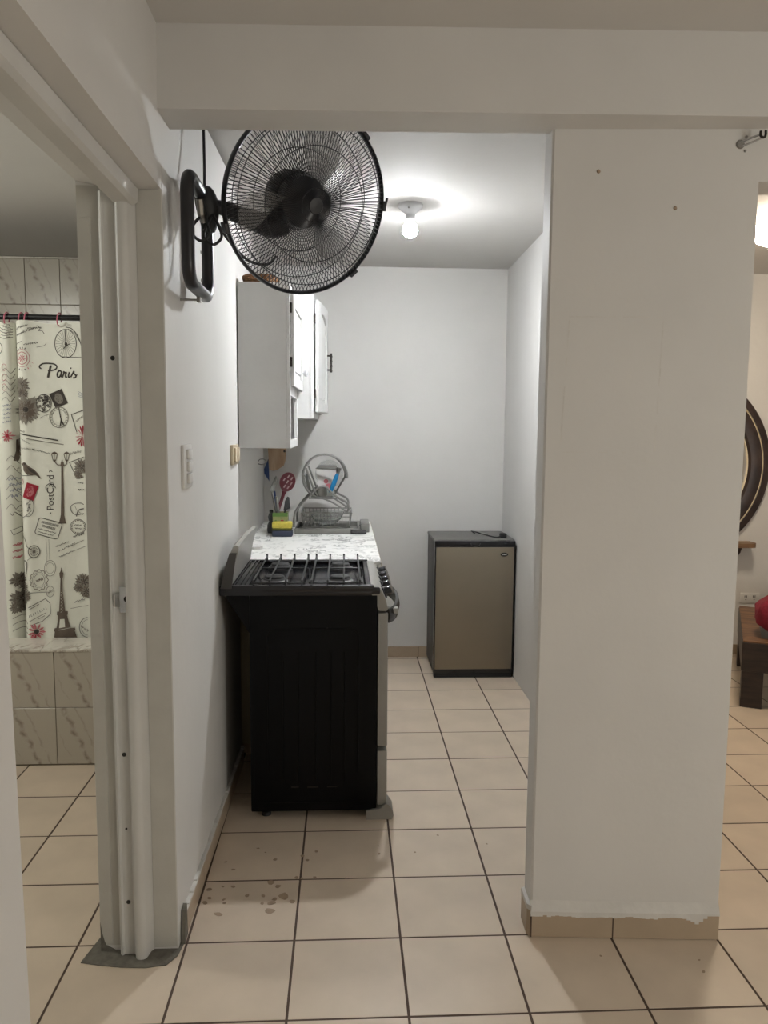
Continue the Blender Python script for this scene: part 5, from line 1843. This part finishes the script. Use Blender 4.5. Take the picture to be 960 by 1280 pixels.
out = thing('wall_outlet', (3.01, YB, 0.37), 'white double wall outlet between the shelf and the maroon blanket', 'outlet')
obj('plate', MB().box((2.945, YB - 0.008, 0.374), (3.085, YB - .0005, 0.446), 0.003), 'plastic', out, True)
for x in (2.985, 3.045):
    m = MB()
    m.box((x - 0.010, YB - 0.0095, 0.412), (x - 0.006, YB - 0.0075, 0.428)).box((x + 0.004, YB - 0.0095, 0.412), (x + 0.008, YB - 0.0075, 0.428))
    m.lathe([(0.0, 0.0015), (0.004, 0.0015), (0.004, 0)], (x, YB - 0.008, 0.398), (0, -1, 0), 8)
    obj('socket_face', m, 'socket', out)

BY0, BX0 = -0.665, 2.432
bd = thing('bed', (BX0, BY0, 0), 'low dark wooden bed frame at the right edge', 'bed')
m = MB().box((BX0 - 0.004, BY0 - 0.012, 0.215), (3.98, BY0 + 0.05, 0.382), 0.004).box((BX0 - 0.004, BY0 + .05, 0.215), (BX0 + 0.04, 0.30, 0.382), 0.004)
obj('side_rail', m, 'darkwood', bd)
m = MB().box((BX0, BY0 - 0.004, 0.382), (3.98, BY0 + 0.10, 0.392), 0.002).box((BX0, BY0 + .10, 0.382), (BX0 + 0.10, 0.30, 0.392), 0.002)
obj('top_board', m, 'topwood', bd)
for x, y in ((BX0, BY0), (BX0, 0.18), (3.84, BY0), (3.84, 0.18)):
    obj('leg', MB().box((x, y, 0), (x + 0.115, y + 0.115, 0.216), 0.004), 'darkwood', bd)
obj('slat_base', MB().box((BX0 + 0.04, BY0 + 0.05, 0.29), (3.98, 0.30, 0.375)), 'darkwood', bd)
BROT = math.radians(-26)
bd.rotation_euler = (0, 0, BROT)
m = MB()
vs, fs = [], []
nu, nv = 40, 16
for i in range(nv + 1):
    th = PI * i / nv
    for k in range(nu):
        ph = 2 * PI * k / nu
        sq = lambda c, e: math.copysign(abs(c) ** e, c)
        d = Vector((sq(math.sin(th), .7) * sq(math.cos(ph), .7), sq(math.sin(th), .7) * sq(math.sin(ph), .7), sq(math.cos(th), .8)))
        f = 1 + 0.05 * noise.noise(d * 3.0) + 0.03 * noise.noise(d * 7.0)
        lx, ly = 0.46 + d.x * 0.40 * f, 0.19 + d.y * 0.21 * f
        vs.append((BX0 + lx * math.cos(BROT) - ly * math.sin(BROT), BY0 + lx * math.sin(BROT) + ly * math.cos(BROT), max(0.3925, 0.520 + d.z * 0.145 * f)))
for i in range(nv):
    for k in range(nu):
        l = (k + 1) % nu
        fs.append((i * nu + k, (i + 1) * nu + k, (i + 1) * nu + l, i * nu + l))
m.add(vs, fs)
obj('blanket', m, 'maroon', None, True, label='bunched maroon plush blanket on the bed at the right edge', cat='blanket', auto=80)

LX2, LY2, LZ2 = 2.40, -0.95, H
bl_ = thing('ceiling_lamp', (LX2, LY2, LZ2), 'lit white glass bowl lamp on the bedroom ceiling at the right edge', 'lamp')
obj('lamp_holder', MB().lathe([(0.0, 0), (0.13, 0), (0.135, -0.01), (0.12, -0.028), (0.0, -0.03)], (LX2, LY2, LZ2), (0, 0, 1), 28), 'porcelain', bl_, True)
obj('shade', MB().lathe([(0.185, -0.032), (0.180, -0.060), (0.155, -0.092), (0.10, -0.118), (0.03, -0.128), (0.0, -0.129)], (LX2, LY2, LZ2), (0, 0, 1), 32), 'shade', bl_, True)
obj('finial', MB().ball((LX2, LY2, LZ2 - 0.138), 0.012, 10, 8), 'porcelain', bl_, True)
